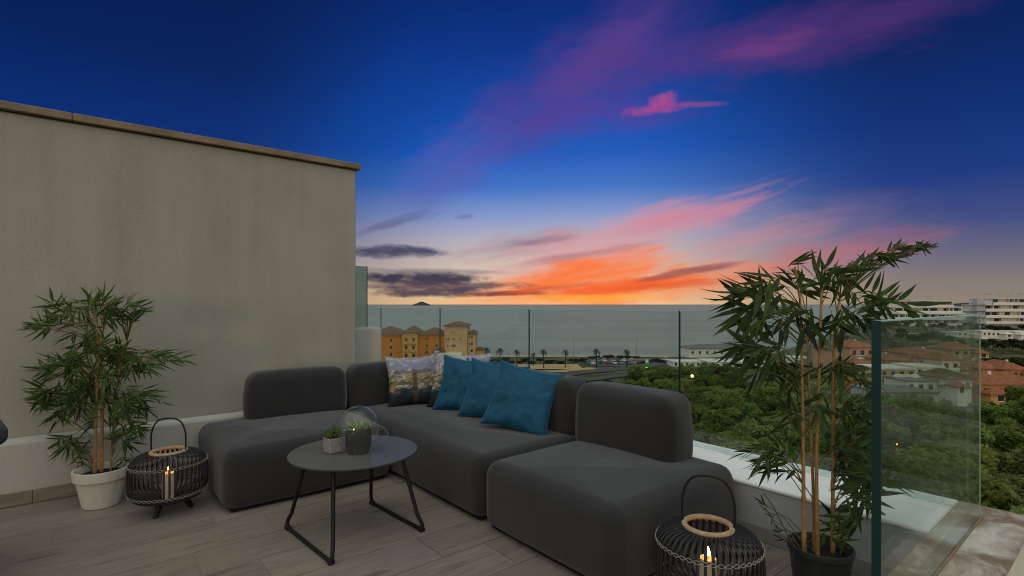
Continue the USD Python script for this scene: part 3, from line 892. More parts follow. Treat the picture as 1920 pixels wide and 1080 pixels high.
SZ = 0.43
put_cushion("leftmost painted-print cushion with pale sky and dark foot, against the corner backrest", "painted_print_0", ground_at(772, 760, SZ) + np.array([0.03, 0.0, 0]), -112, 24, 2, 0.50, 0.16, 1)
put_cushion("painted-print cushion half hidden behind the first blue cushion", "painted_print_1", ground_at(848, 768, SZ) + np.array([0.08, 0.03, 0]), -132, 22, -3, 0.54, 0.16, 2)
put_cushion("teal blue velvet cushion at the back of the three, overlapping the painted prints", "blue_velvet", ground_at(868, 772, SZ), -138, 22, -6, 0.50, 0.17, 3)
put_cushion("teal blue velvet cushion in the middle of the three blue ones", "blue_velvet", ground_at(920, 786, SZ), -140, 24, -8, 0.50, 0.17, 4)
put_cushion("teal blue velvet cushion in front, fully visible with a small white tag", "blue_velvet", ground_at(974, 808, SZ), -142, 26, -12, 0.52, 0.18, 5, tag=True)

# ------------------------------------------------------------------ coffee table and what stands on it
TC = np.array([1.225, 3.0])
TZ = 0.478
t_ = thing("coffee_table", "round black metal coffee table with sled legs in front of the sofa", "coffee table", (TC[0], TC[1], 0), 5.0)
top = lathe([(0, TZ - 0.012), (0.362, TZ - 0.012), (0.368, TZ - 0.010), (0.370, TZ - 0.004), (0.3685, TZ - 0.001), (0.366, TZ), (0, TZ)], 96)
obj(t_, "table_top", top, "table_lacquer", smooth=35)
obj(t_, "top_ring", lathe([(0.30, TZ - 0.03), (0.318, TZ - 0.03), (0.318, TZ - 0.0125), (0.30, TZ - 0.0125), (0.30, TZ - 0.03)], 64), "black_metal", smooth=35)
for sx in (-1, 1):
    pts = [(sx * 0.21, -0.17, TZ - 0.014), (sx * 0.262, -0.275, 0.10), (sx * 0.275, -0.298, 0.055), (sx * 0.28, -0.302, 0.03), (sx * 0.28, -0.285, 0.012), (sx * 0.28, -0.25, 0.011), (sx * 0.28, 0.25, 0.011), (sx * 0.28, 0.285, 0.012), (sx * 0.28, 0.302, 0.03), (sx * 0.275, 0.298, 0.055), (sx * 0.262, 0.275, 0.10), (sx * 0.21, 0.17, TZ - 0.014)]
    p = np.array(pts)
    seg = np.concatenate([np.linspace(p[i], p[i + 1], 4, endpoint=False) for i in range(len(p) - 1)] + [p[-1:]])
    obj(t_, "sled_leg", tube(seg, 0.0115, 10), "black_metal", smooth=40)
    for sy in (-1, 1):
        obj(t_, "foot", place(rbox(0.016, 0.018, 0.012, 0.006, n=2), (sx * 0.28, sy * 0.29, 0.0125)), "black_metal", smooth=40)

pp = np.array([1.225, 2.94])
g_ = thing("glass_dome", "clear round glass dome over the charcoal pot on the coffee table", "glass dome", (pp[0], pp[1], TZ + 0.001))
prof = [(0.088 + 0.0, 0.0)] + [(0.121 * math.cos(a), 0.145 + 0.128 * math.sin(a)) for a in np.linspace(-0.78, math.pi / 2, 26)]
prof[-1] = (0.0, prof[-1][1])
outer = np.array(prof)
cen = np.array([0, 0.145])
inner = cen + (outer - cen) * 0.975
inner[0] = outer[0] - [0.003, 0]; inner[-1, 0] = 0
obj(g_, "bell", lathe(outer, 56), "dome_glass", smooth=True)
obj(g_, "rim", tube([(0.0885 * math.cos(a), 0.0885 * math.sin(a), 0.003) for a in np.linspace(0, 2 * math.pi, 49)], 0.0025, 6, False), "thin_glass", smooth=True)

k_ = thing("succulent_pot", "charcoal ribbed pot with bright green plant under the glass dome", "potted plant", (pp[0], pp[1], TZ + 0.002))
pot = lathe([(0, 0), (0.058, 0), (0.066, 0.012), (0.073, 0.05), (0.074, 0.09), (0.072, 0.138), (0.069, 0.145), (0.063, 0.143), (0.062, 0.125), (0, 0.125)], 48)
v = np.array(pot.vertices); an = np.arctan2(v[:, 1], v[:, 0])
sc = 1 + 0.02 * np.sin(v[:, 2] * 420) * (v[:, 2] > 0.006) + 0.01 * (meshkit.noise(v * 90) - 0.5)
v[:, :2] *= sc[:, None]
obj(k_, "pot", trimesh.Trimesh(v, pot.faces, process=False), "charcoal_pot", smooth=50)
obj(k_, "soil", lathe([(0, 0.132), (0.03, 0.133), (0.0625, 0.126), (0, 0.124)], 24), "soil")


def blade(length, width, droop=0.3, fold=0.25, n=6, curl=0.0):
    """A pointed leaf along +x, face up."""
    s = np.linspace(0, 1, n)
    wd = width * np.sin(np.pi * np.clip(s * 0.97 + 0.03, 0, 1) ** 0.75) * (1 - 0.2 * s)
    wd[0], wd[-1] = width * 0.12, width * 0.02
    ang = -droop * s
    x = np.concatenate([[0], np.cumsum(np.cos((ang[1:] + ang[:-1]) / 2) * np.diff(s))]) * length
    z = np.concatenate([[0], np.cumsum(np.sin((ang[1:] + ang[:-1]) / 2) * np.diff(s))]) * length
    c = np.stack([x, curl * length * s * s, z], 1)
    L, Rr = c.copy(), c.copy()
    L[:, 1] += wd / 2; Rr[:, 1] -= wd / 2
    L[:, 2] += fold * wd / 2; Rr[:, 2] += fold * wd / 2
    v = np.vstack([L, c, Rr])
    i = np.arange(n - 1)
    q = np.vstack([np.stack([i, i + n, i + n + 1, i + 1], 1), np.stack([i + n, i + 2 * n, i + 2 * n + 1, i + n + 1], 1)])
    return v, np.vstack([q[:, [0, 1, 2]], q[:, [0, 2, 3]]])


def frame(d, roll=0.0):
    d = np.asarray(d, float); d = d / np.linalg.norm(d)
    up = np.array([0, 0, 1.0]) if abs(d[2]) < 0.95 else np.array([1.0, 0, 0])
    y = np.cross(up, d); y /= np.linalg.norm(y)
    z = np.cross(d, y)
    c, s = math.cos(roll), math.sin(roll)
    return np.stack([d, c * y + s * z, -s * y + c * z], 1)


def place_leaf(lf, at, d, roll=0.0):
    v, f = lf
    return trimesh.Trimesh(v @ frame(d, roll).T + at, f, process=False)


r2 = np.random.default_rng(11)
for i in range(46):
    a, e = r2.uniform(0, 2 * np.pi), r2.uniform(0.15, 1.4)
    d = np.array([math.cos(a) * math.cos(e), math.sin(a) * math.cos(e), math.sin(e)])
    base = np.array([d[0] * 0.025, d[1] * 0.025, 0.128])
    obj(k_, "leaf", place_leaf(blade(r2.uniform(0.065, 0.10), r2.uniform(0.009, 0.016), r2.uniform(0.2, 1.0), 0.4, 5), base, d, r2.uniform(-0.4, 0.4)), "succulent", smooth=True)

k_ = thing("small_plant_pot", "small square grey pot with a mossy plant left of the glass dome", "potted plant", (1.115, 3.045, TZ + 0.001), 8)
obj(k_, "pot", place(rbox(0.041, 0.041, 0.043, 0.006, n=3, taper=-0.06), (0, 0, 0.043)), "concrete_pot", smooth=40)
pts = r2.normal(size=(420, 3)) * [0.024, 0.024, 0.022] + [0, 0, 0.105]
pts = pts[(np.abs(pts[:, 0]) < 0.048) & (np.abs(pts[:, 1]) < 0.048) & (pts[:, 2] > 0.084)]
obj(k_, "foliage", cards(pts, 0.009, r2, 0.5, -0.6), "moss", kind="stuff")
obj(k_, "soil", box(-0.036, 0.036, -0.036, 0.036, 0.0865, 0.089), "soil")

# ------------------------------------------------------------------ lanterns and candles
def lantern(label, loc, rotz, nslat=46):
    l = thing("bamboo_lantern", label, "lantern", loc, rotz)
    R_, zb, zt, ro = 0.222, 0.085, 0.385, 0.098
    # slat profile from the base ring out, up the side and in to the top ring
    pr = [(0.06, zb), (0.13, zb + 0.002), (0.185, zb + 0.014), (0.212, zb + 0.045), (R_, zb + 0.09), (R_ + 0.001, zb + 0.16), (R_ - 0.003, zb + 0.215), (0.205, zb + 0.255), (0.175, zb + 0.283), (0.135, zb + 0.295), (ro, zb + 0.30)]
    c = spline([(a, 0, b) for a, b in pr], 20)
    for k in range(nslat):
        a = 2 * math.pi * (k + 0.5) / nslat + math.radians(-rotz + 51 + 180 + (12 if loc[0] > 1 else -24))
        wd = 0.0066
        d = np.gradient(c, axis=0); d /= np.linalg.norm(d, axis=1, keepdims=True)
        nr = np.stack([d[:, 2], 0 * d[:, 0], -d[:, 0]], 1)
        narrow = np.clip(c[:, 0] / 0.16, 0.5, 1)[:, None]
        side = np.array([0, wd, 0]) * narrow
        rows = [c - side + nr * 0.001, c + nr * 0.0035, c + side + nr * 0.001, c + side - nr * 0.002, c - side - nr * 0.002]
        v = np.stack(rows, 1).reshape(-1, 3)
        n = len(c)
        f = []
        for i in range(n - 1):
            for j in range(5):
                p0, p1 = i * 5 + j, i * 5 + (j + 1) % 5
                f += [[p0, p1, p1 + 5], [p0, p1 + 5, p0 + 5]]
        m = trimesh.Trimesh(v, f, process=False)
        m.apply_transform(trimesh.transformations.rotation_matrix(a, (0, 0, 1)))
        obj(l, "slat", m, "black_bamboo")
    # woven cords: a zigzag over and under the slats, two strands each
    for zc, rc in ((zb + 0.235, 0.2165), (zb + 0.052, 0.2175)):
        st = []
        for ph in (0, math.pi):
            q = np.linspace(0, 2 * math.pi, nslat * 8 + 1)
            rad = rc + 0.0045 + 0.0018 * np.cos(q * nslat / 2 + ph)
            st.append(tube(np.stack([rad * np.cos(q), rad * np.sin(q), zc + 0.0075 * np.sin(q * nslat / 2 + ph)], 1), 0.0016, 4, False))
        obj(l, "woven_band", cat(st), "pale_cord", smooth=True)
    q = np.linspace(0, 2 * math.pi, 65)
    for zc, rc, rr_ in ((zb + 0.235, 0.209, 0.0035), (zb + 0.052, 0.209, 0.0035)):
        obj(l, "inner_hoop", tube(np.stack([rc * np.cos(q), rc * np.sin(q), 0 * q + zc], 1), rr_, 6, False), "black_bamboo", smooth=True)
    obj(l, "top_ring", tube(np.stack([ro * np.cos(q), ro * np.sin(q), 0 * q + zb + 0.303], 1), 0.0115, 12, False), "natural_cane", smooth=True)
    obj(l, "base_plate", lathe([(0, zb - 0.012), (0.12, zb - 0.012), (0.125, zb - 0.006), (0.12, zb - 0.0025), (0, zb - 0.0025)], 40), "black_metal", smooth=35)
    h = [(0.104, 0.0, zb + 0.30), (0.107, 0, zb + 0.36), (0.103, 0.0, zb + 0.43), (0.078, 0, zb + 0.49), (0.035, 0, zb + 0.515), (-0.035, 0, zb + 0.515), (-0.078, 0, zb + 0.49), (-0.103, 0, zb + 0.43), (-0.107, 0, zb + 0.36), (-0.104, 0, zb + 0.30)]
    obj(l, "handle", tube(spline(h, 48), 0.0052, 8), "black_metal", smooth=True)
    for k in range(3):
        a = 2 * math.pi * k / 3 + math.radians(-rotz) - 2.25
        ca, sa = math.cos(a), math.sin(a)
        m = tube(np.array([(0.085 * ca, 0.085 * sa, zb - 0.010), (0.13 * ca, 0.13 * sa, 0.0)]), (0.021, 0.015), 10)
        obj(l, "leg", m, "black_metal", smooth=40)
    return l


def candle(label, loc, h=0.15, r=0.036):
    c = thing("candle", label, "candle", loc)
    prof = [(0, 0), (r - 0.002, 0), (r, 0.003), (r, h - 0.006), (r - 0.003, h), (r - 0.008, h - 0.004), (0, h - 0.008)]
    obj(c, "wax", lathe(prof, 32), "candle_wax", smooth=40)
    obj(c, "wick", tube([(0, 0, h - 0.01), (0.001, 0, h), (0.002, 0, h + 0.008)], 0.0012, 5), "wick")
    fl = lathe([(0, 0), (0.005, 0.004), (0.009, 0.012), (0.0075, 0.023), (0.0035, 0.035), (0, 0.044)], 14)
    fl.apply_translation((0.002, 0, h + 0.006))
    obj(c, "flame", fl, "flame", smooth=True)


LA, LB = np.array([0.40, 4.06]), np.array([2.085, 1.215])
lantern("round black bamboo lantern between the white pot and the left end of the sofa", (LA[0], LA[1], 0), 51 - 90 + 6)
lantern("round black bamboo lantern with pale ring at the near end of the sofa", (LB[0], LB[1], 0), 51 - 90 - 24)
candle("lit cream candle inside the lantern beside the white pot", (LA[0], LA[1], 0.0835), 0.165)
candle("lit cream candle inside the lantern at the near end of the sofa", (LB[0], LB[1], 0.0835), 0.165)

# ------------------------------------------------------------------ bamboo plants
def bamboo(label, pos, pot_kind, canes, clusters, leaf_len, seed, stray=None, dark=0.5, vary=(0.66, 1.05), wide=(0.11, 0.145)):
    """canes: list of point lists; clusters: (px, py, depth offset, leaves, size, heading px, py of the spray's direction)."""
    r = np.random.default_rng(seed)
    p = thing("bamboo_plant", label, "potted plant", (pos[0], pos[1], 0))
    o = np.array([pos[0], pos[1], 0.0])
    if pot_kind == "white":
        prof = [(0, 0.0), (0.098, 0.0), (0.104, 0.005), (0.137, 0.178), (0.138, 0.182), (0.150, 0.184), (0.152, 0.188), (0.158, 0.244), (0.156, 0.249), (0.146, 0.249), (0.143, 0.24), (0.136, 0.2), (0, 0.2)]
        obj(p, "pot", lathe(prof, 56), "white_pot_glaze", smooth=40)
        obj(p, "soil", lathe([(0, 0.214), (0.08, 0.215), (0.1385, 0.206), (0, 0.203)], 30), "soil")
        sz = 0.21
    else:
        prof = [(0, 0.0), (0.102, 0.0), (0.107, 0.005), (0.128, 0.21), (0.136, 0.212), (0.138, 0.235), (0.136, 0.24), (0.129, 0.24), (0.126, 0.232), (0.115, 0.18), (0, 0.18)]
        obj(p, "pot", lathe(prof, 56), "black_pot_plastic", smooth=40)
        obj(p, "soil", lathe([(0, 0.193), (0.07, 0.194), (0.117, 0.186), (0, 0.183)], 30), "soil")
        sz = 0.19
    cl = []
    for pts, rad in canes:
        c = spline([np.array(q) - o for q in pts], 40)
        ln = np.concatenate([[0], np.cumsum(np.linalg.norm(np.diff(c, axis=0), axis=1))])
        node = np.exp(-(((ln % 0.17) - 0.085) / 0.006) ** 2)
        rr_ = rad * (1 - 0.45 * ln / ln[-1]) * (1 + 0.28 * node)
        fine = np.linspace(0, ln[-1], 110)
        cc = np.stack([np.interp(fine, ln, c[:, k]) for k in range(3)], 1)
        node = np.exp(-(((fine % 0.17) - 0.085) / 0.005) ** 2)
        obj(p, "cane", tube(cc, rad * (1 - 0.5 * fine / fine[-1]) * (1 + 0.30 * node), 8), "bamboo_cane", smooth=True)
        cl.append(c)
    allc = np.vstack(cl)
    leaves, twigs = [], []
    for (px, py, dt, n, size, hx, hy) in clusters:
        t0 = o[0] * vx + o[1] * vy + dt
        E = P(px, t0, Zat(py, t0)) - o
        D = P(hx, t0, Zat(hy, t0)) - P(px, t0, Zat(py, t0))
        D /= np.linalg.norm(D) + 1e-9
        d2 = np.linalg.norm((allc - E) * [1, 1, 0.8] + [0, 0, 0.10], axis=1)
        B = allc[np.argmin(d2)]
        mid = (B + E) / 2 + np.array([0, 0, 0.03])
        tw = spline([B, mid, E, E + D * 0.03], 12)
        twigs.append(tube(tw, np.linspace(0.0026, 0.0012, 12), 5))
        nrm = np.cross(D, r.normal(size=3)) + np.array([0, 0, 0.5]) + np.array([-vx, -vy, 0]) * 0.5
        nrm -= D * (nrm @ D); nrm /= np.linalg.norm(nrm)
        sd = np.cross(nrm, D)
        ext = leaf_len * size * 0.6
        E = E - D * ext * 0.9
        tip = E + D * ext - np.array([0, 0, 0.15 * ext])
        twigs.append(tube(spline([E, (E + tip) / 2 + [0, 0, 0.05 * ext], tip], 6), np.linspace(0.0012, 0.0007, 6), 4))
        for i in range(n):
            q = 1 - i / max(n - 1, 1) * r.uniform(0.75, 1.0)
            at = E + (tip - E) * q + np.array([0, 0, 0.05 * ext * 4 * q * (1 - q)])
            sg = (1 if i % 2 else -1) if i else 0
            an = sg * math.radians(r.uniform(24, 62)) * (0.5 if size < 0.58 else 1.0) + r.normal() * 0.08
            d = D * math.cos(an) + sd * math.sin(an) + r.normal(size=3) * 0.09 + np.array([0, 0, -0.07])
            L = leaf_len * size * r.uniform(*vary)
            d /= np.linalg.norm(d)
            yv = np.cross(nrm, d); yv /= np.linalg.norm(yv)
            zv = np.cross(d, yv)
            ro = r.normal() * 0.45
            Fm = np.stack([d, math.cos(ro) * yv + math.sin(ro) * zv, -math.sin(ro) * yv + math.cos(ro) * zv], 1)
            v_, f_ = blade(L, L * r.uniform(*wide), r.uniform(0.0, 0.5), 0.25, 6, r.uniform(-0.08, 0.08))
            leaves.append((L, trimesh.Trimesh(v_ @ Fm.T + at, f_, process=False)))
    obj(p, "twigs", cat(twigs), "twig", kind="stuff")
    leaves.sort(key=lambda q: -q[0])
    for k, (L, m) in enumerate(leaves[:300]):
        obj(p, "leaf", m, "bamboo_leaf_dark" if r.uniform() < dark else "bamboo_leaf", smooth=True)
    if len(leaves) > 300:
        obj(p, "foliage", cat([m for L, m in leaves[300:]]), "bamboo_leaf", kind="stuff", smooth=True)
    if stray:
        for s_ in stray:
            obj(p, "stem", tube(spline([np.array(q) - o for q in s_], 12), 0.003, 5), "twig", smooth=True)


def sprays(rows, seed, dense=1.3):
    """Expands (px, py, radius in px, count, leaves, size) into sprays that point away from the spot's own centre."""
    r = np.random.default_rng(seed)
    out = []
    for (cx, cy, rad, cnt, n, size, gx, gy) in rows:
        for k in range(int(cnt * dense + 0.5)):
            a, q = r.uniform(0, 2 * np.pi), math.sqrt(r.uniform(0, 1))
            px, py = cx + rad * q * math.cos(a), cy + rad * 0.75 * q * math.sin(a)
            hx, hy = px + (px - gx) * 0.6 + r.normal() * 22, py + (py - gy) * 0.5 + r.normal() * 16 + 3
            out.append((px, py, r.normal() * 0.10, n, size, hx, hy))
    return out


LP = np.array([0.06, 4.46])
pz = lambda px, py, t: P(px, t, Zat(py, t))
tl = LP[0] * vx + LP[1] * vy
cl = [([pz(178, 890, tl), pz(180, 780, tl), pz(184, 640, tl + 0.02), pz(176, 575, tl)], 0.011),
      ([pz(190, 890, tl + 0.03), pz(192, 760, tl), pz(190, 650, tl), pz(200, 565, tl + 0.02)], 0.011),
      ([pz(207, 888, tl + 0.06), pz(213, 790, tl + 0.03), pz(225, 690, tl + 0.04), pz(238, 640, tl + 0.05)], 0.007)]
rows = [(120, 585, 32, 7, 6, 1.0, 185, 610), (190, 575, 30, 8, 6, 0.95, 185, 625), (245, 580, 24, 6, 6, 0.95, 190, 615), (80, 610, 14, 3, 5, 1.0, 170, 600), (105, 690, 34, 7, 7, 1.0, 185, 670), (170, 660, 45, 9, 7, 1.0, 185, 640),
        (250, 670, 40, 9, 7, 1.0, 190, 660), (300, 668, 24, 4, 6, 1.0, 200, 660), (338, 668, 8, 1, 4, 0.9, 240, 650), (90, 745, 26, 6, 7, 1.05, 185, 720), (140, 740, 40, 7, 7, 1.05, 185, 700), (195, 720, 45, 8, 7, 1.0, 190, 680),
        (255, 755, 30, 6, 6, 0.95, 205, 740), (285, 745, 22, 3, 5, 0.95, 205, 750), (120, 830, 20, 3, 6, 1.0, 180, 800), (150, 835, 25, 3, 6, 0.95, 182, 800), (225, 820, 25, 4, 5, 0.9, 195, 800), (238, 860, 14, 2, 5, 0.8, 205, 840), (150, 868, 10, 1, 5, 0.8, 180, 840)]
rows += [(190, 625, 60, 5, 6, 0.95, 188, 600), (200, 770, 45, 6, 6, 0.95, 190, 740), (120, 770, 25, 3, 6, 1.0, 185, 750), (260, 800, 18, 2, 5, 0.9, 205, 780)]
bamboo("bushy artificial bamboo in a white pot against the beige wall", LP, "white", cl, sprays(rows, 21, 1.8), 0.140, 31, dark=0.5)

RP = np.array([2.62, 0.965])
tr = RP[0] * vx + RP[1] * vy
cl = [([pz(1508, 1040, tr - 0.03), pz(1506, 860, tr - 0.02), pz(1504, 700, tr), pz(1500, 560, tr), pz(1490, 500, tr)], 0.0100),
      ([pz(1527, 1035, tr + 0.03), pz(1524, 900, tr + 0.03), pz(1516, 700, tr + 0.04), pz(1512, 590, tr + 0.04)], 0.008),
      ([pz(1533, 1045, tr), pz(1531, 860, tr), pz(1536, 700, tr), pz(1540, 560, tr), pz(1545, 505, tr)], 0.0095),
      ([pz(1561, 1040, tr + 0.02), pz(1562, 860, tr + 0.02), pz(1562, 720, tr), pz(1566, 620, tr), pz(1574, 560, tr + 0.02)], 0.0092)]
rows = [(1385, 548, 26, 4, 6, 1.05, 1510, 560), (1440, 540, 30, 5, 6, 1.05, 1520, 560), (1400, 590, 28, 4, 6, 1.1, 1500, 560), (1430, 620, 26, 3, 6, 1.05, 1505, 570), (1500, 525, 26, 4, 6, 0.85, 1525, 570), (1545, 520, 30, 6, 6, 0.8, 1530, 570),
        (1500, 490, 10, 2, 5, 0.6, 1510, 540), (1590, 525, 26, 4, 6, 0.85, 1550, 540), (1625, 495, 18, 4, 6, 0.62, 1570, 530), (1660, 475, 13, 4, 6, 0.55, 1590, 505), (1690, 465, 12, 5, 6, 0.5, 1620, 485), (1722, 459, 10, 4, 6, 0.45, 1660, 470), (1650, 555, 28, 5, 6, 1.05, 1560, 565), (1690, 560, 12, 2, 5, 1.0, 1590, 560),
        (1620, 590, 28, 5, 6, 1.0, 1550, 570), (1545, 600, 45, 8, 6, 0.95, 1540, 560), (1480, 600, 35, 5, 6, 0.95, 1520, 570), (1390, 648, 26, 5, 7, 0.9, 1500, 640), (1440, 665, 30, 5, 6, 0.9, 1510, 640), (1445, 700, 35, 5, 6, 0.95, 1510, 680), (1500, 690, 35, 4, 6, 0.9, 1530, 660), (1580, 690, 35, 5, 6, 0.9, 1540, 660),
        (1620, 700, 25, 3, 5, 0.9, 1560, 690), (1560, 760, 35, 4, 5, 0.85, 1540, 720), (1480, 790, 40, 4, 5, 0.8, 1520, 760), (1440, 845, 28, 5, 5, 0.85, 1510, 830), (1400, 852, 20, 2, 5, 0.85, 1480, 830), (1470, 870, 25, 4, 5, 0.9, 1510, 850), (1600, 800, 30, 5, 5, 0.85, 1560, 800),
        (1620, 850, 28, 6, 6, 1.0, 1570, 850), (1590, 880, 28, 6, 6, 1.0, 1565, 880), (1610, 930, 26, 5, 6, 1.0, 1570, 940), (1655, 900, 12, 2, 4, 1.05, 1580, 900), (1575, 960, 20, 3, 5, 0.9, 1562, 980), (1580, 1010, 10, 1, 5, 0.8, 1540, 1000)]
rows += [(1585 + 26 * k, 512 - 11 * k - (k > 3) * (k - 3) * -5, 6, 2, 6, 0.55 - 0.035 * k, 1500 + 26 * k, 530 - 8 * k) for k in range(7)]
rows += [(1610, 760, 32, 4, 6, 0.9, 1550, 740), (1625, 890, 30, 5, 6, 1.0, 1565, 900), (1460, 760, 30, 3, 5, 0.85, 1515, 740), (1590, 830, 30, 3, 6, 0.9, 1555, 820), (1600, 980, 22, 3, 5, 0.95, 1565, 990), (1430, 860, 22, 2, 5, 0.9, 1505, 850)]
rows += [(1462 + 9 * k - 30, 945 + 16 * k, 5, 1, 4, 0.38, 1500, 1040) for k in range(5)]
stray = [[pz(1505, 1045, tr - 0.02), pz(1478, 1005, tr - 0.05), pz(1450, 950, tr - 0.09), pz(1432, 925, tr - 0.1)], [pz(1575, 1040, tr), pz(1590, 1000, tr), pz(1612, 960, tr), pz(1625, 930, tr)]]
bamboo("tall artificial bamboo in a black pot by the parapet and the near glass pane", RP, "black", cl, sprays(rows, 22, 0.70), 0.168, 32, stray, dark=0.5, vary=(0.66, 1.08), wide=(0.14, 0.185))

# the edge of a dark armchair at the far left
c_ = thing("armchair", "dark rounded armchair whose edge shows at the left border of the picture", "armchair", (-0.655, 3.62, 0), 10)
obj(c_, "seat", place(rbox(0.27, 0.28, 0.06, 0.05, n=5), (0, 0, 0.40)), "chair_fabric", smooth=True)
obj(c_, "backrest", place(rbox(0.30, 0.05, 0.24, 0.048, n=5), (0, 0.26, 0.66)), "chair_fabric", smooth=True)
obj(c_, "armrest", place(rbox(0.04, 0.26, 0.05, 0.038, n=4), (0.275, -0.02, 0.735)), "chair_fabric", smooth=True)
obj(c_, "armrest", place(rbox(0.04, 0.26, 0.05, 0.038, n=4), (-0.275, -0.02, 0.735)), "chair_fabric", smooth=True)
for sx in (-1, 1):
    for sy in (-1, 1):
        obj(c_, "leg", tube([(sx * 0.22, sy * 0.23, 0.36), (sx * 0.25, sy * 0.25, 0.0)], (0.016, 0.011), 8), "black_metal", smooth=40)

# ------------------------------------------------------------------ the town below
ROT = math.degrees(HEAD) - 90
def vthing(name, label, cat_, px, t, z, group=None, rot=0.0):
    return thing(name, label, cat_, P(px, t, z), ROT + rot, group)


def windows(parent, specs, y, depth=0.25, mtl="dark_window", trim=True):
    """specs: (x, z, width, height) on the front face at local y."""
    for (x, z, w_, h_) in specs:
        wn = obj(parent, "window", box(x - w_ / 2, x + w_ / 2, y - 0.03, y + 0.05, z - h_ / 2, z + h_ / 2), mtl)
        if trim:
            e = 0.12
            obj(wn, "sill", box(x - w_ / 2 - e, x + w_ / 2 + e, y - 0.16, y - 0.035, z - h_ / 2 - 0.14, z - h_ / 2 - 0.01), "window_trim")


def orange_building():
    T = 205.0
    k = T / FPX
    gz = land_at(800, T) - 0.5
    b = vthing("apartment_building", "orange and cream apartment building with brown hipped roofs by the sea", "building", 800, T, 0)
    X = lambda px: (px - 800) * k
    Z = lambda py: Zat(py, T)
    def blk(nm, x0, x1, ytop, y0, y1, m):
        obj(b, nm, box(X(x0), X(x1), y0, y1, gz, Z(ytop)), m)
    def roof(x0, x1, y0, y1, ze, zr, over=0.5):
        obj(b, "roof", hip_roof(X(x0), X(x1), y0, y1, Z(ze) + 0.19, Z(zr) - Z(ze), over), "brown_roof")
    blk("wing_wall", 690, 756, 628, 0, 14, "orange_render"); roof(690, 756, 0, 14, 628, 614)
    blk("bay_wall", 756, 784, 625, -1.6, 12, "cream_render"); roof(756, 784, -1.6, 12, 625, 613)
    blk("wing_wall", 784, 834.5, 628, 0.2, 14, "orange_render"); roof(784, 834.5, 0.2, 14, 628, 616)
    blk("tower_wall", 835, 877, 611, -2.5, 12, "pale_render"); roof(835, 877, -2.5, 12, 611, 604, 0.9)
    blk("wing_wall", 877.5, 892, 626, -1.2, 11, "pale_render"); roof(877.5, 892, -1.2, 11, 626, 620)
    blk("low_wall", 893, 905, 657, -0.5, 8, "cream_render"); roof(893, 905, -0.5, 8, 657, 653, 0.3)
    blk("porch_wall", 822, 868, 660, -5.5, -2.6, "white_render"); roof(815, 836, -6, -2.6, 658, 651, 0.3)
    obj(b, "chimney", box(X(797), X(800.5), 6, 7, Z(628), Z(617)), "pale_render")
    s = lambda px, py, w_=0.8, h_=1.15: (X(px), Z(py), w_, h_)
    windows(b, [s(733, y_) for y_ in (638.5, 651.5, 665, 678)] + [s(800, y_) for y_ in (635.5, 648.5, 661, 674)] + [s(818, y_) for y_ in (648.5,)], 0.0)
    windows(b, [s(x_, y_, 1.1, 1.4) for x_ in (763, 777) for y_ in (636.5, 651, 666)], -1.6)
    for x_ in (763, 777):
        for y_ in (643.5, 658):
            obj(b, "balcony", box(X(x_) - 0.9, X(x_) + 0.9, -2.3, -1.64, Z(y_) - 0.1, Z(y_) + 0.75), "cream_render")
    windows(b, [s(x_, y_, 0.55, 0.95) for y_ in (622.5, 647.5) for x_ in (849.5, 853.5)] + [s(839, 635.5, .55, .95), s(843, 635.5, .55, .95), s(852, 635.5, .55, .8), s(841, 648.5, .5, .8), s(865, 634, .5, .8)], -2.5)
    windows(b, [s(885, y_, .8, 1.1) for y_ in (631.5, 644, 657)] + [s(880, y_, .5, .8) for y_ in (632, 645)], -1.2)
    windows(b, [s(x_, 666, .6, 1.0) for x_ in (829, 837, 841, 852, 858)], -5.5)
    windows(b, [s(898, y_, .6, .9) for y_ in (668, 680)], -0.5)


orange_building()


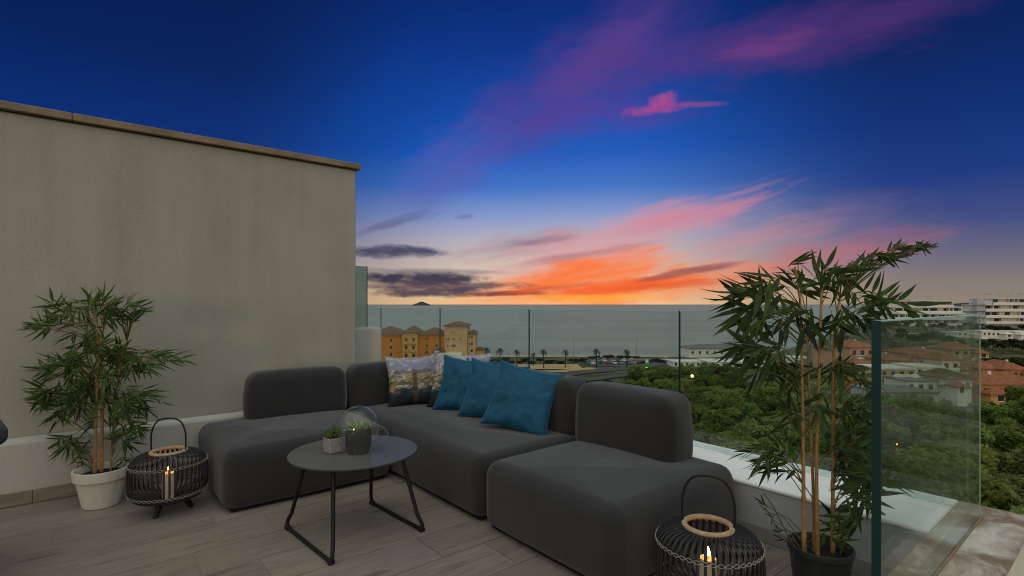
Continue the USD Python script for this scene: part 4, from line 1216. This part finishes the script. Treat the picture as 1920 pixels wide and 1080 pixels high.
def terrace_block(label, px0, px1, t, floors, ytop, dy, side=0, group=None, seed=1):
    """A white block of stepped balcony floors, floor by floor from the top: (left trim px, right trim px)."""
    r = random.Random(seed)
    k = t / FPX
    b = vthing("white_apartment_block", label, "building", (px0 + px1) / 2, t, 0)
    X = lambda px: (px - (px0 + px1) / 2) * k
    gz = land_at((px0 + px1) / 2, t) - 4
    n = len(floors)
    for i, (l, rr_) in enumerate(floors):
        zt, zb_ = Zat(ytop + dy * i, t), Zat(ytop + dy * (i + 1), t)
        x0, x1 = X(px0 + l), X(px1 - rr_)
        obj(b, "storey_wall", box(x0 + 0.6, x1 - 0.6, 1.8, 14, zb_, zt - 0.32), "white_render")
        obj(b, "balcony_front", box(x0, x1, 0, 13.9, zt - 0.30, zt), "white_render")
        obj(b, "balcony_parapet", box(x0 + 0.01, x1 - 0.01, 0.01, 0.2, zb_ + 0.005, zb_ + (zt - zb_) * 0.36), "white_render")
        x = x0 + 1.2
        while x < x1 - 1.5:
            w_ = r.choice((0.9, 1.4, 2.4, 3.4))
            if x + w_ > x1 - 0.7:
                break
            if r.random() < 0.8:
                obj(b, "window", box(x, x + w_, 1.7, 1.83, zb_ + 0.1, zb_ + (zt - zb_) * 0.82), "dark_window")
            if r.random() < 0.5:
                obj(b, "partition", box(x + w_ + 0.2, x + w_ + 0.45, 0.3, 1.79, zb_ + 0.006, zt - 0.31), "white_render")
            x += w_ + r.uniform(0.6, 1.4)
    zb_ = Zat(ytop + dy * n, t)
    obj(b, "ground_floor", box(X(px0 + 4), X(px1 - 4), 2, 14, gz, zb_ - 0.01), "grey_render")
    zt = Zat(ytop, t)
    x0, x1 = X(px0 + floors[0][0] + 4), X(px1 - floors[0][1] - 8)
    x = x0
    while x < x1 - 3:
        w_ = r.uniform(2.5, 5.5)
        w_ = min(w_, x1 - x)
        obj(b, "pergola_beam", box(x, x + w_, 3, 6, zt + 1.95, zt + 2.2), "grey_render")
        for q in (x + 0.2, x + w_ - 0.4):
            obj(b, "pergola_post", box(q, q + 0.2, 3.1, 3.3, zt, zt + 1.94), "grey_render")
        x += w_ + r.uniform(0.6, 1.4)
    if side:
        for i in range(n):
            zt, zb_ = Zat(ytop + dy * (i + 0.3), t), Zat(ytop + dy * (i + 1), t)
            obj(b, "side_balcony", box(X(px0) - 4.2, X(px0) - 0.02, 0.3, 4, zb_, zb_ + 1.1), "grey_render")
            obj(b, "side_wall", box(X(px0) - 3.4, X(px0) - 0.02, 1.2, 3.9, zb_ + 1.11, zb_ + 2.9), "grey_render")
    return b


terrace_block("white stepped apartment block on the ridge above the bamboo", 1665, 1811, 250, [(24, 22), (14, 6), (6, 0), (0, 6), (0, 4)], 564, 11.6, seed=3)
terrace_block("white apartment block on the ridge cut off by the right border", 1849, 1990, 250, [(14, 0), (0, 0), (0, 0), (0, 0)], 559, 12.0, side=1, seed=5)


def villa(label, px0, px1, ytop, ybase, t, wall="white_render", roof="terracotta_roof", rh=1.6, depth=9, wins=2, floors=2, rot=0.0, flat=False, name="villa"):
    k = t / FPX
    w_ = (px1 - px0) * k
    cx = (px0 + px1) / 2
    zt, zb_ = Zat(ytop, t), min(Zat(ybase, t), land_at(cx, t)) - 1.0
    b = vthing(name, label, "house", cx, t, 0, rot=rot)
    obj(b, "wall", box(-w_ / 2, w_ / 2, 0, depth, zb_, zt), wall)
    if flat:
        obj(b, "roof", box(-w_ / 2 - 0.15, w_ / 2 + 0.15, -0.15, depth + 0.15, zt + 0.002, zt + 0.3), roof)
    else:
        obj(b, "roof", hip_roof(-w_ / 2, w_ / 2, 0, depth, zt + 0.2, rh, 0.5), roof)
    h = Zat(ytop, t) - Zat(ybase, t)
    vr = random.Random(int(px0 * 7 + ytop))
    if name == "villa":
        if not flat:
            xc = vr.uniform(-0.25, 0.3) * w_
            obj(b, "chimney", box(xc - 0.2, xc + 0.2, depth * 0.35, depth * 0.35 + 0.4, zt + 0.2, zt + rh + 0.3), "white_render")
        sd = vr.choice((-1, 1))
        ww, wh = w_ * vr.uniform(0.28, 0.4), h * vr.uniform(0.45, 0.6)
        xa = -w_ / 2 - 0.4 if sd < 0 else w_ / 2 - ww + 0.4
        obj(b, "wing_wall", box(xa, xa + ww, -2.6, -0.01, zb_, zt - h + wh), wall)
        obj(b, "wing_roof", hip_roof(xa, xa + ww, -2.6, -0.3, zt - h + wh + 0.18, 0.8, 0.3), "terracotta_roof" if not flat else roof)
        windows(b, [(xa + ww / 2, zt - h + wh * 0.55, min(1.1, ww * 0.4), 1.1)], -2.6)
        if floors > 1:
            xb = xa + ww + 0.2 if sd < 0 else xa - 0.2 - w_ * 0.45
            zf = zt - h / 2
            obj(b, "balcony", cat([box(xb, xb + w_ * 0.45, -1.6, -0.01, zf - 0.2, zf), box(xb, xb + w_ * 0.45, -1.6, -1.45, zf, zf + 0.85)]), "white_render")
            for q in range(3):
                xq = xb + w_ * 0.45 * q / 2
                obj(b, "column", box(xq - 0.12, xq + 0.12, -1.58, -1.36, zb_, zf - 0.2), "white_render")
    for f in range(floors):
        z = zt - h * (f + 0.5) / floors
        for i in range(wins):
            x = -w_ / 2 + w_ * (i + 0.5) / wins
            windows(b, [(x, z, min(1.3, w_ / wins * 0.45), min(1.4, h / floors * 0.5))], 0.0)
    return b


villa("cream villa with ochre roof seen through the near glass pane, highest of its cluster", 1703, 1768, 664, 690, 122, "pale_render", "terracotta_roof", 1.2, 8, 3, 1)
villa("white villa in the middle of the cluster behind the near glass pane", 1716, 1772, 690, 716, 108, "white_render", "pale_roof", 0.5, 7, 3, 2, flat=True)
villa("pale stone house left of the white villa behind the near glass pane", 1650, 1716, 693, 722, 104, "pale_render", "pale_roof", 0.5, 7, 4, 2, flat=True)
villa("ochre house right of the white villa behind the near glass pane", 1766, 1800, 676, 715, 114, "white_render", "terracotta_roof", 1.3, 8, 2, 2)
villa("white terrace house with arcaded ground floor below the white villa", 1700, 1790, 716, 735, 98, "white_render", "grey_roof", 0.4, 6, 5, 1, flat=True)
villa("grey flat-roofed house lowest of the cluster behind the near glass pane", 1652, 1760, 738, 760, 90, "grey_render", "grey_roof", 0.5, 8, 3, 1, flat=True)
villa("long terracotta-roofed house right of the near glass pane", 1838, 1960, 722, 748, 98, "cream_render", "terracotta_roof", 1.9, 8, 5, 1)
villa("small terracotta-roofed house above the long house at the right border", 1834, 1868, 692, 712, 118, "pink_render", "terracotta_roof", 1.9, 8, 2, 1)
villa("red-roofed house under the dark pines behind the near glass pane", 1786, 1836, 656, 668, 150, "pale_render", "terracotta_roof", 1.8, 9, 3, 1)
villa("terracotta house with white gable right of the bamboo canes", 1594, 1640, 652, 690, 128, "pink_render", "terracotta_roof", 1.5, 8, 3, 2)
villa("low orange house just behind the bamboo canes", 1600, 1645, 690, 712, 112, "orange_render", "terracotta_roof", 1.6, 7, 3, 1)
villa("brown house in the shade left of the terracotta gable house", 1556, 1592, 655, 684, 140, "pink_render", "brown_roof", 1.4, 8, 2, 2)
villa("white low house on the slope under the left white apartment block", 1700, 1755, 627, 636, 205, "white_render", "pale_roof", 0.4, 8, 5, 1, flat=True)
villa("white flat terrace house under the pines right of the slope", 1795, 1825, 624, 630, 195, "white_render", "pale_roof", 0.4, 8, 3, 1, flat=True)
villa("long white low house among the pines under the right apartment block", 1842, 1884, 622, 630, 190, "white_render", "pale_roof", 0.4, 8, 5, 1, flat=True)
villa("white low house among the pines at the right border", 1904, 1950, 623, 632, 190, "white_render", "pale_roof", 0.4, 8, 4, 1, flat=True)
villa("cream house with red roof behind the long house at the right border", 1884, 1925, 694, 712, 116, "cream_render", "terracotta_roof", 1.7, 8, 3, 1)
villa("small pale ochre-roofed house leftmost of the cluster behind the near glass pane", 1660, 1698, 676, 694, 118, "pale_render", "terracotta_roof", 1.3, 7, 2, 1)
villa("white house with brown roof at the lower right behind the near glass pane", 1776, 1822, 712, 732, 96, "white_render", "brown_roof", 1.4, 7, 3, 1)
villa("narrow white house between the ochre house and the red-roofed house behind the glass", 1800, 1826, 684, 706, 122, "white_render", "terracotta_roof", 1.2, 6, 2, 2)
# sheds and long halls by the shore
villa("long pale hall with low pitched roof on the shore left of the bamboo", 1292, 1415, 654, 668, 285, "white_render", "grey_roof", 1.9, 16, 9, 1, name="hall")
villa("long white flat-roofed hall above the trees left of the bamboo", 1330, 1440, 680, 690, 224, "white_render", "pale_roof", 0.4, 14, 10, 1, flat=True, name="hall")
villa("low white hall with two pale roofs beside the second glass joint", 1262, 1325, 679, 687, 232, "white_render", "pale_roof", 0.5, 9, 6, 1, flat=True, name="hall")
villa("small brown kiosk beside the parking lot", 1187, 1206, 676, 684, 246, "pink_render", "grey_roof", 0.3, 5, 1, 1, flat=True, name="kiosk")
villa("blue-walled shed on the shore behind the bamboo leaves", 1410, 1440, 652, 661, 285, "blue_wall", "grey_roof", 0.5, 8, 3, 1, flat=True, name="shed")
villa("white pavilion behind the bamboo canes", 1490, 1520, 672, 684, 200, "white_render", "pale_roof", 0.6, 8, 3, 1, flat=True, name="pavilion")

# palms
def palm(path, seed, h=7.2):
    r = np.random.default_rng(seed)
    tr_ = spline([(0, 0, 0), (0.1, 0.05, h * 0.4), (0.0, 0.1, h * 0.75), (0.05, 0.05, h)], 14)
    obj(path, "trunk", tube(tr_, np.linspace(0.24, 0.16, 14), 8), "bark", smooth=True)
    top_ = tr_[-1]
    fr = []
    for k in range(34):
        a, e = r.uniform(0, 2 * np.pi), r.uniform(-0.7, 1.2)
        d = np.array([math.cos(a) * math.cos(e), math.sin(a) * math.cos(e), math.sin(e)])
        L = r.uniform(1.2, 1.9)
        c = spline([top_, top_ + d * L * 0.5, top_ + d * L * 0.9 - [0, 0, L * 0.25], top_ + d * L - [0, 0, L * 0.65]], 10)
        fr.append(tube(c, 0.02, 3, False))
        for i in range(2, 10):
            tgt = c[min(i + 1, 9)] - c[i - 1]
            sd = np.cross(tgt, [0, 0, 1.0]); sd /= np.linalg.norm(sd) + 1e-9
            for sg in (-1, 1):
                q = sd * sg * 0.42 + np.array([0, 0, -0.22]) + tgt * 0.5
                v = np.array([c[i] - tgt * 0.12, c[i] + tgt * 0.12, c[i] + q])
                fr.append(trimesh.Trimesh(v, [[0, 1, 2]], process=False))
    obj(path, "crown", cat(fr), "palm_leaf")


pp_ = proto("palm_form")
palm(pp_, 2)
palms = [(912, 226, 1.10, "palm nearest the orange building on the shore"), (938, 222, 1.08, "palm second from the orange building on the shore"), (969, 228, 0.95, "palm third from the orange building on the shore"), (1000, 230, 0.79, "short palm right beside the glass joint line"),
         (1019, 224, 1.04, "palm just right of the first glass joint on the shore"), (1060, 226, 1.01, "palm left of the tall shore lamp post"), (1118, 220, 1.08, "palm at the left end of the parked cars"), (1175, 224, 1.04, "palm at the right end of the parked cars")]
for px, t, s, lb in palms:
    copy_of(pp_, "palm_tree", lb, "palm tree", P(px, t, land_at(px, t) - 0.1), px * 7 % 360, "palms along the shore", s)

# lamp posts
def lamp_post(label, px, t, h, lit=False):
    l = thing("lamp_post", label, "lamp post", P(px, t, land_at(px, t) - 0.05))
    obj(l, "post", tube([(0, 0, 0), (0, 0, h * 0.5), (0, 0, h)], np.linspace(0.10, 0.05, 3), 8), "galvanised", smooth=True)
    if lit:
        obj(l, "lamp_globe", place(trimesh.creation.icosphere(2, 0.36), (0, 0, h + 0.35)), "lamp_glow", smooth=True)
    else:
        obj(l, "lamp_head", box(-0.5, 0.5, -0.14, 0.14, h, h + 0.14), "galvanised")


lamp_post("grey lamp post between two palms on the shore", 1076, 236, 11.2)
lamp_post("grey lamp post right of the parked cars", 1194, 250, 12.0)
lamp_post("short grey lamp post right of the second palm", 954, 232, 5.6)
lamp_post("lit round street lamp glowing above the valley trees", 1298, 128, Zat(705, 128) - land_at(1298, 128) - 0.3, True)
g_ = vthing("petrol_sign", "green roadside sign mast with a small yellow light below the parked cars", "sign", 1213, 205, land_at(1213, 205))
zt = Zat(674, 205) - land_at(1213, 205)
obj(g_, "mast", box(-0.1, 0.1, 0.06, 0.2, 0, zt - 0.1), "galvanised")
obj(g_, "board", box(-0.75, 0.75, -0.15, 0.05, zt - 3.0, zt - 1.2), "green_sign")
obj(g_, "cap", box(-0.6, 0.6, -0.15, 0.05, zt - 1.19, zt), "car_white")
obj(g_, "light", box(-0.55, 0.55, -0.16, 0.05, zt - 3.6, zt - 3.01), "sign_glow")

# cars
def car(path, paint, van=False):
    L, Wd = (4.9, 1.95) if van else (4.2, 1.75)
    if van:
        side = [(-2.4, 0.3), (2.35, 0.3), (2.4, 0.9), (2.1, 1.15), (1.6, 1.95), (-2.3, 2.0), (-2.42, 0.9)]
    else:
        side = [(-2.05, 0.32), (2.05, 0.32), (2.1, 0.65), (1.95, 0.82), (1.0, 0.95), (-1.2, 0.98), (-2.0, 0.92), (-2.1, 0.6)]
    from shapely.geometry import Polygon
    def ext(poly, wd):
        m = trimesh.creation.extrude_polygon(Polygon(poly), wd, engine="earcut")
        m.apply_transform(trimesh.transformations.rotation_matrix(math.pi / 2, (1, 0, 0)))
        m.apply_translation((0, wd / 2, 0))
        return m
    obj(path, "body", ext(side, Wd), paint)
    if not van:
        obj(path, "cabin", ext([(-1.75, 0.97), (1.15, 0.93), (0.35, 1.42), (-1.1, 1.44)], Wd * 0.86), "dark_window")
        obj(path, "roof", ext([(-1.1, 1.441), (0.35, 1.421), (0.25, 1.47), (-1.0, 1.49)], Wd * 0.84), paint)
    else:
        obj(path, "windscreen", ext([(2.05, 1.2), (1.6, 1.9), (1.63, 1.93), (2.12, 1.2)], Wd * 0.8), "dark_window")
    for sx in (-1.3, 1.3):
        for sy in (-1, 1):
            m = trimesh.creation.cylinder(0.32, 0.2, sections=14)
            m.apply_transform(trimesh.transformations.rotation_matrix(math.pi / 2, (1, 0, 0)))
            obj(path, "wheel", place(m, (sx, sy * (Wd / 2 - 0.08), 0.32)), "rubber")


protos = {}
for c in ("white", "grey", "dark", "red", "blue"):
    protos[c] = proto(f"{c}_car_form")
    car(protos[c], "car_" + c)
protos["van"] = proto("van_form")
car(protos["van"], "car_white", True)
rc = random.Random(8)
lot = [(1112, 240, "white"), (1120, 254, "grey"), (1126, 241, "dark"), (1133, 254, "white"), (1139, 241, "red"), (1146, 255, "grey"), (1151, 241, "white"), (1158, 254, "dark"), (1164, 241, "grey"), (1170, 255, "white"), (1178, 242, "blue"), (1184, 255, "white"), (1236, 258, "grey"), (1247, 259, "white")]
cw = {"white": "white", "grey": "grey", "dark": "black", "red": "red", "blue": "blue"}
nth = {}
order = ["first", "second", "third", "fourth", "fifth", "sixth"]
for px, t, c in lot:
    k = nth.get(c, 0); nth[c] = k + 1
    lb = f"{order[k]} {cw[c]} parked car from the left in the shore parking lot" if c in ("white", "grey", "dark") else f"only {cw[c]} parked car in the shore parking lot"
    copy_of(protos[c], "parked_car", lb, "car", P(px, t, land_at(px, t) + 0.35), ROT + 90 + rc.uniform(-8, 8), "cars parked by the shore")
for px, t, lb, c in ((1197, 206, "white van left of the green sign mast", "van"), (1232, 200, "white van right of the green sign mast", "van"), (1243, 194, "white van nearest the valley trees", "van"), (1222, 196, "blue car parked below the green sign mast", "blue"), (1206, 198, "grey car parked below the white van and green sign", "grey")):
    copy_of(protos[c], "parked_van" if c == "van" else "parked_car", lb, "van" if c == "van" else "car", P(px, t, land_at(px, t) + 0.36), ROT + rc.uniform(-25, 25), None)

# ------------------------------------------------------------------ trees
def tree_form(name, seed, h, rad, leaf, n, leafmat, trunk=True, flat=1.0, size=0.2):
    r = np.random.default_rng(seed)
    path = proto(name)
    if trunk:
        tr_ = spline([(0, 0, -0.5), (0.1, 0.05, h * 0.25), (0.15 * r.normal(), 0.15 * r.normal(), h * 0.6), (0.1, 0, h * 0.8)], 10)
        parts = [tube(tr_, np.linspace(0.17, 0.05, 10), 7)]
        for k in range(6):
            a = r.uniform(0, 2 * np.pi); b0 = tr_[int(r.integers(4, 9))]
            parts.append(tube(spline([b0, b0 + [math.cos(a) * rad * .35, math.sin(a) * rad * .35, h * .1], b0 + [math.cos(a) * rad * .7, math.sin(a) * rad * .7, h * .22]], 6), np.linspace(0.07, 0.02, 6), 5))
        obj(path, "trunk", cat(parts), "bark", smooth=True)
    pts = []
    nb = int(r.integers(16, 22))
    for k in range(nb):
        a, q = r.uniform(0, 2 * np.pi), math.sqrt(r.uniform(0, 1)) * rad * 0.72
        zc = h * (0.62 + r.uniform(-0.22, 0.26) * flat) - (q / rad) ** 2 * h * 0.14
        br = rad * r.uniform(0.22, 0.42)
        m = n // nb
        d = r.normal(size=(m, 3)); d /= np.linalg.norm(d, axis=1, keepdims=True)
        d[:, 2] = np.abs(d[:, 2]) * np.where(r.uniform(size=m) < 0.8, 1, -1)
        rr_ = br * r.uniform(0.55, 1.06, (m, 1))
        pts.append(np.array([q * math.cos(a), q * math.sin(a), zc]) + d * rr_ * [1, 1, 0.8 * flat])
    pts = np.vstack(pts)
    obj(path, "crown", cards(pts, leaf, r, 0.6, 0.2), leafmat)
    return path


mat("olive_leaf", (0.22, 0.245, 0.075), 0.75, 0.2, rnd=0.25, trans=0.4, col2=(0.13, 0.155, 0.05), scale=1.2)
mat("deep_leaf", (0.085, 0.130, 0.034), 0.75, 0.2, rnd=0.3, trans=0.35, col2=(0.04, 0.07, 0.018), scale=1.0)
forms = [tree_form(f"valley_tree_form_{k}", 40 + k, 5.0 + 0.3 * k, 2.7, 0.19, 4200, ("bush_leaf", "tree_leaf", "olive_leaf", "deep_leaf", "tree_leaf")[k]) for k in range(5)]
pines = [tree_form(f"pine_form_{k}", 60 + k, 8.0, 3.4, 0.30, 2600, "pine_leaf", flat=0.7) for k in range(3)]
rt = np.random.default_rng(77)
spots = []
tries = 0
while len(spots) < 290 and tries < 60000:
    tries += 1
    t = math.sqrt(rt.uniform(30 ** 2, 185 ** 2))
    u = rt.uniform(0.20, 1.08)
    px = 960 + u * FPX
    if px < 1190 + (150 - t) * 0.2:
        continue
    if u > 0.44 and t > 76 + 48 * (u < 0.62):
        continue
    if u > 0.86 and 44 < t < 66 and rt.uniform() < 0.85:
        continue
    q = P(px, t)
    md = 3.7 if t < 80 else 4.3
    if all((q[0] - a[0]) ** 2 + (q[1] - a[1]) ** 2 > md * md for a, *_ in spots):
        spots.append((q, px, t))
for q, px, t in spots:
    s = rt.uniform(0.65, 1.25)
    kf = int(rt.integers(0, 5))
    tone = ("bright yellow-green", "mid-green", "pale olive-green", "deep green", "tall mid-green")[kf]
    part_ = "near" if t < 62 else "middle" if t < 100 else "far"
    where = "right of the near glass pane" if px > 1834 else "behind the near glass pane" if px > 1640 else "behind the tall bamboo" if px > 1400 else "behind the near end of the sofa"
    copy_of(forms[kf], "valley_tree", f"{tone} bushy tree in the {part_} valley {where}", "tree", (q[0], q[1], land_at(px, t) - 0.2), rt.uniform(0, 360), f"{tone} {part_} valley trees {where}", (s * 1.05, s * 1.05, s))
# dark pines on the slope under the white apartment blocks
npine = 0
for px, t in [(1662, 225), (1680, 228), (1700, 222), (1722, 225), (1748, 218), (1766, 214), (1784, 212), (1800, 216), (1815, 222), (1826, 205), (1842, 208), (1858, 212), (1872, 205), (1888, 210), (1902, 206), (1918, 212), (1936, 208), (1640, 215), (1622, 205), (1600, 198), (1580, 190), (1560, 182),
              (1690, 178), (1712, 172), (1735, 170), (1757, 174), (1778, 172), (1800, 168), (1846, 160), (1862, 165), (1880, 158), (1898, 164), (1915, 158), (1932, 160), (1665, 160), (1648, 150), (1545, 165), (1525, 158), (1842, 135), (1868, 132), (1888, 138), (1905, 128), (1925, 134), (1660, 128), (1680, 132), (1470, 175), (1450, 180), (1535, 135), (1575, 120), (1815, 130), (1900, 112)]:
    q = P(px, t)
    s = rt.uniform(0.7, 1.05) * (0.6 if t > 200 else 0.8 if t > 150 else 0.7)
    copy_of(pines[int(rt.integers(0, 3))], "pine_tree", "dark pine on the hillside under the white apartment blocks", "tree", (q[0], q[1], land_at(px, t) - 0.3), rt.uniform(0, 360), "dark pines on the hillside", (s, s, s * rt.uniform(0.8, 1.1)))
# dark shrubs along the shore road
shrub = tree_form("shrub_form", 90, 1.8, 1.7, 0.2, 1500, "pine_leaf", trunk=False)
for k in range(26):
    px, t = 905 + k * 13.5 + rt.uniform(-4, 4), rt.uniform(244, 262)
    if 1095 < px < 1195:
        t = 275
    q = P(px, t)
    copy_of(shrub, "shrub", "dark clipped shrub in the row along the shore", "shrub", (q[0], q[1], land_at(px, t) - 0.3), rt.uniform(0, 360), "shrubs along the shore", (1.4, 1.4, rt.uniform(0.7, 1.1)))
for k, (px, t) in enumerate([(1095, 165), (1115, 160), (1140, 168), (1165, 162), (1180, 176), (1130, 155), (1203, 176), (1236, 178), (1255, 185), (1275, 190)]):
    q = P(px, t)
    copy_of(shrub, "shrub", "green shrub in the patch between the lower road and the parked vans", "shrub", (q[0], q[1], land_at(px, t) - 0.3), k * 37, "shrubs below the lower road", 1.1)
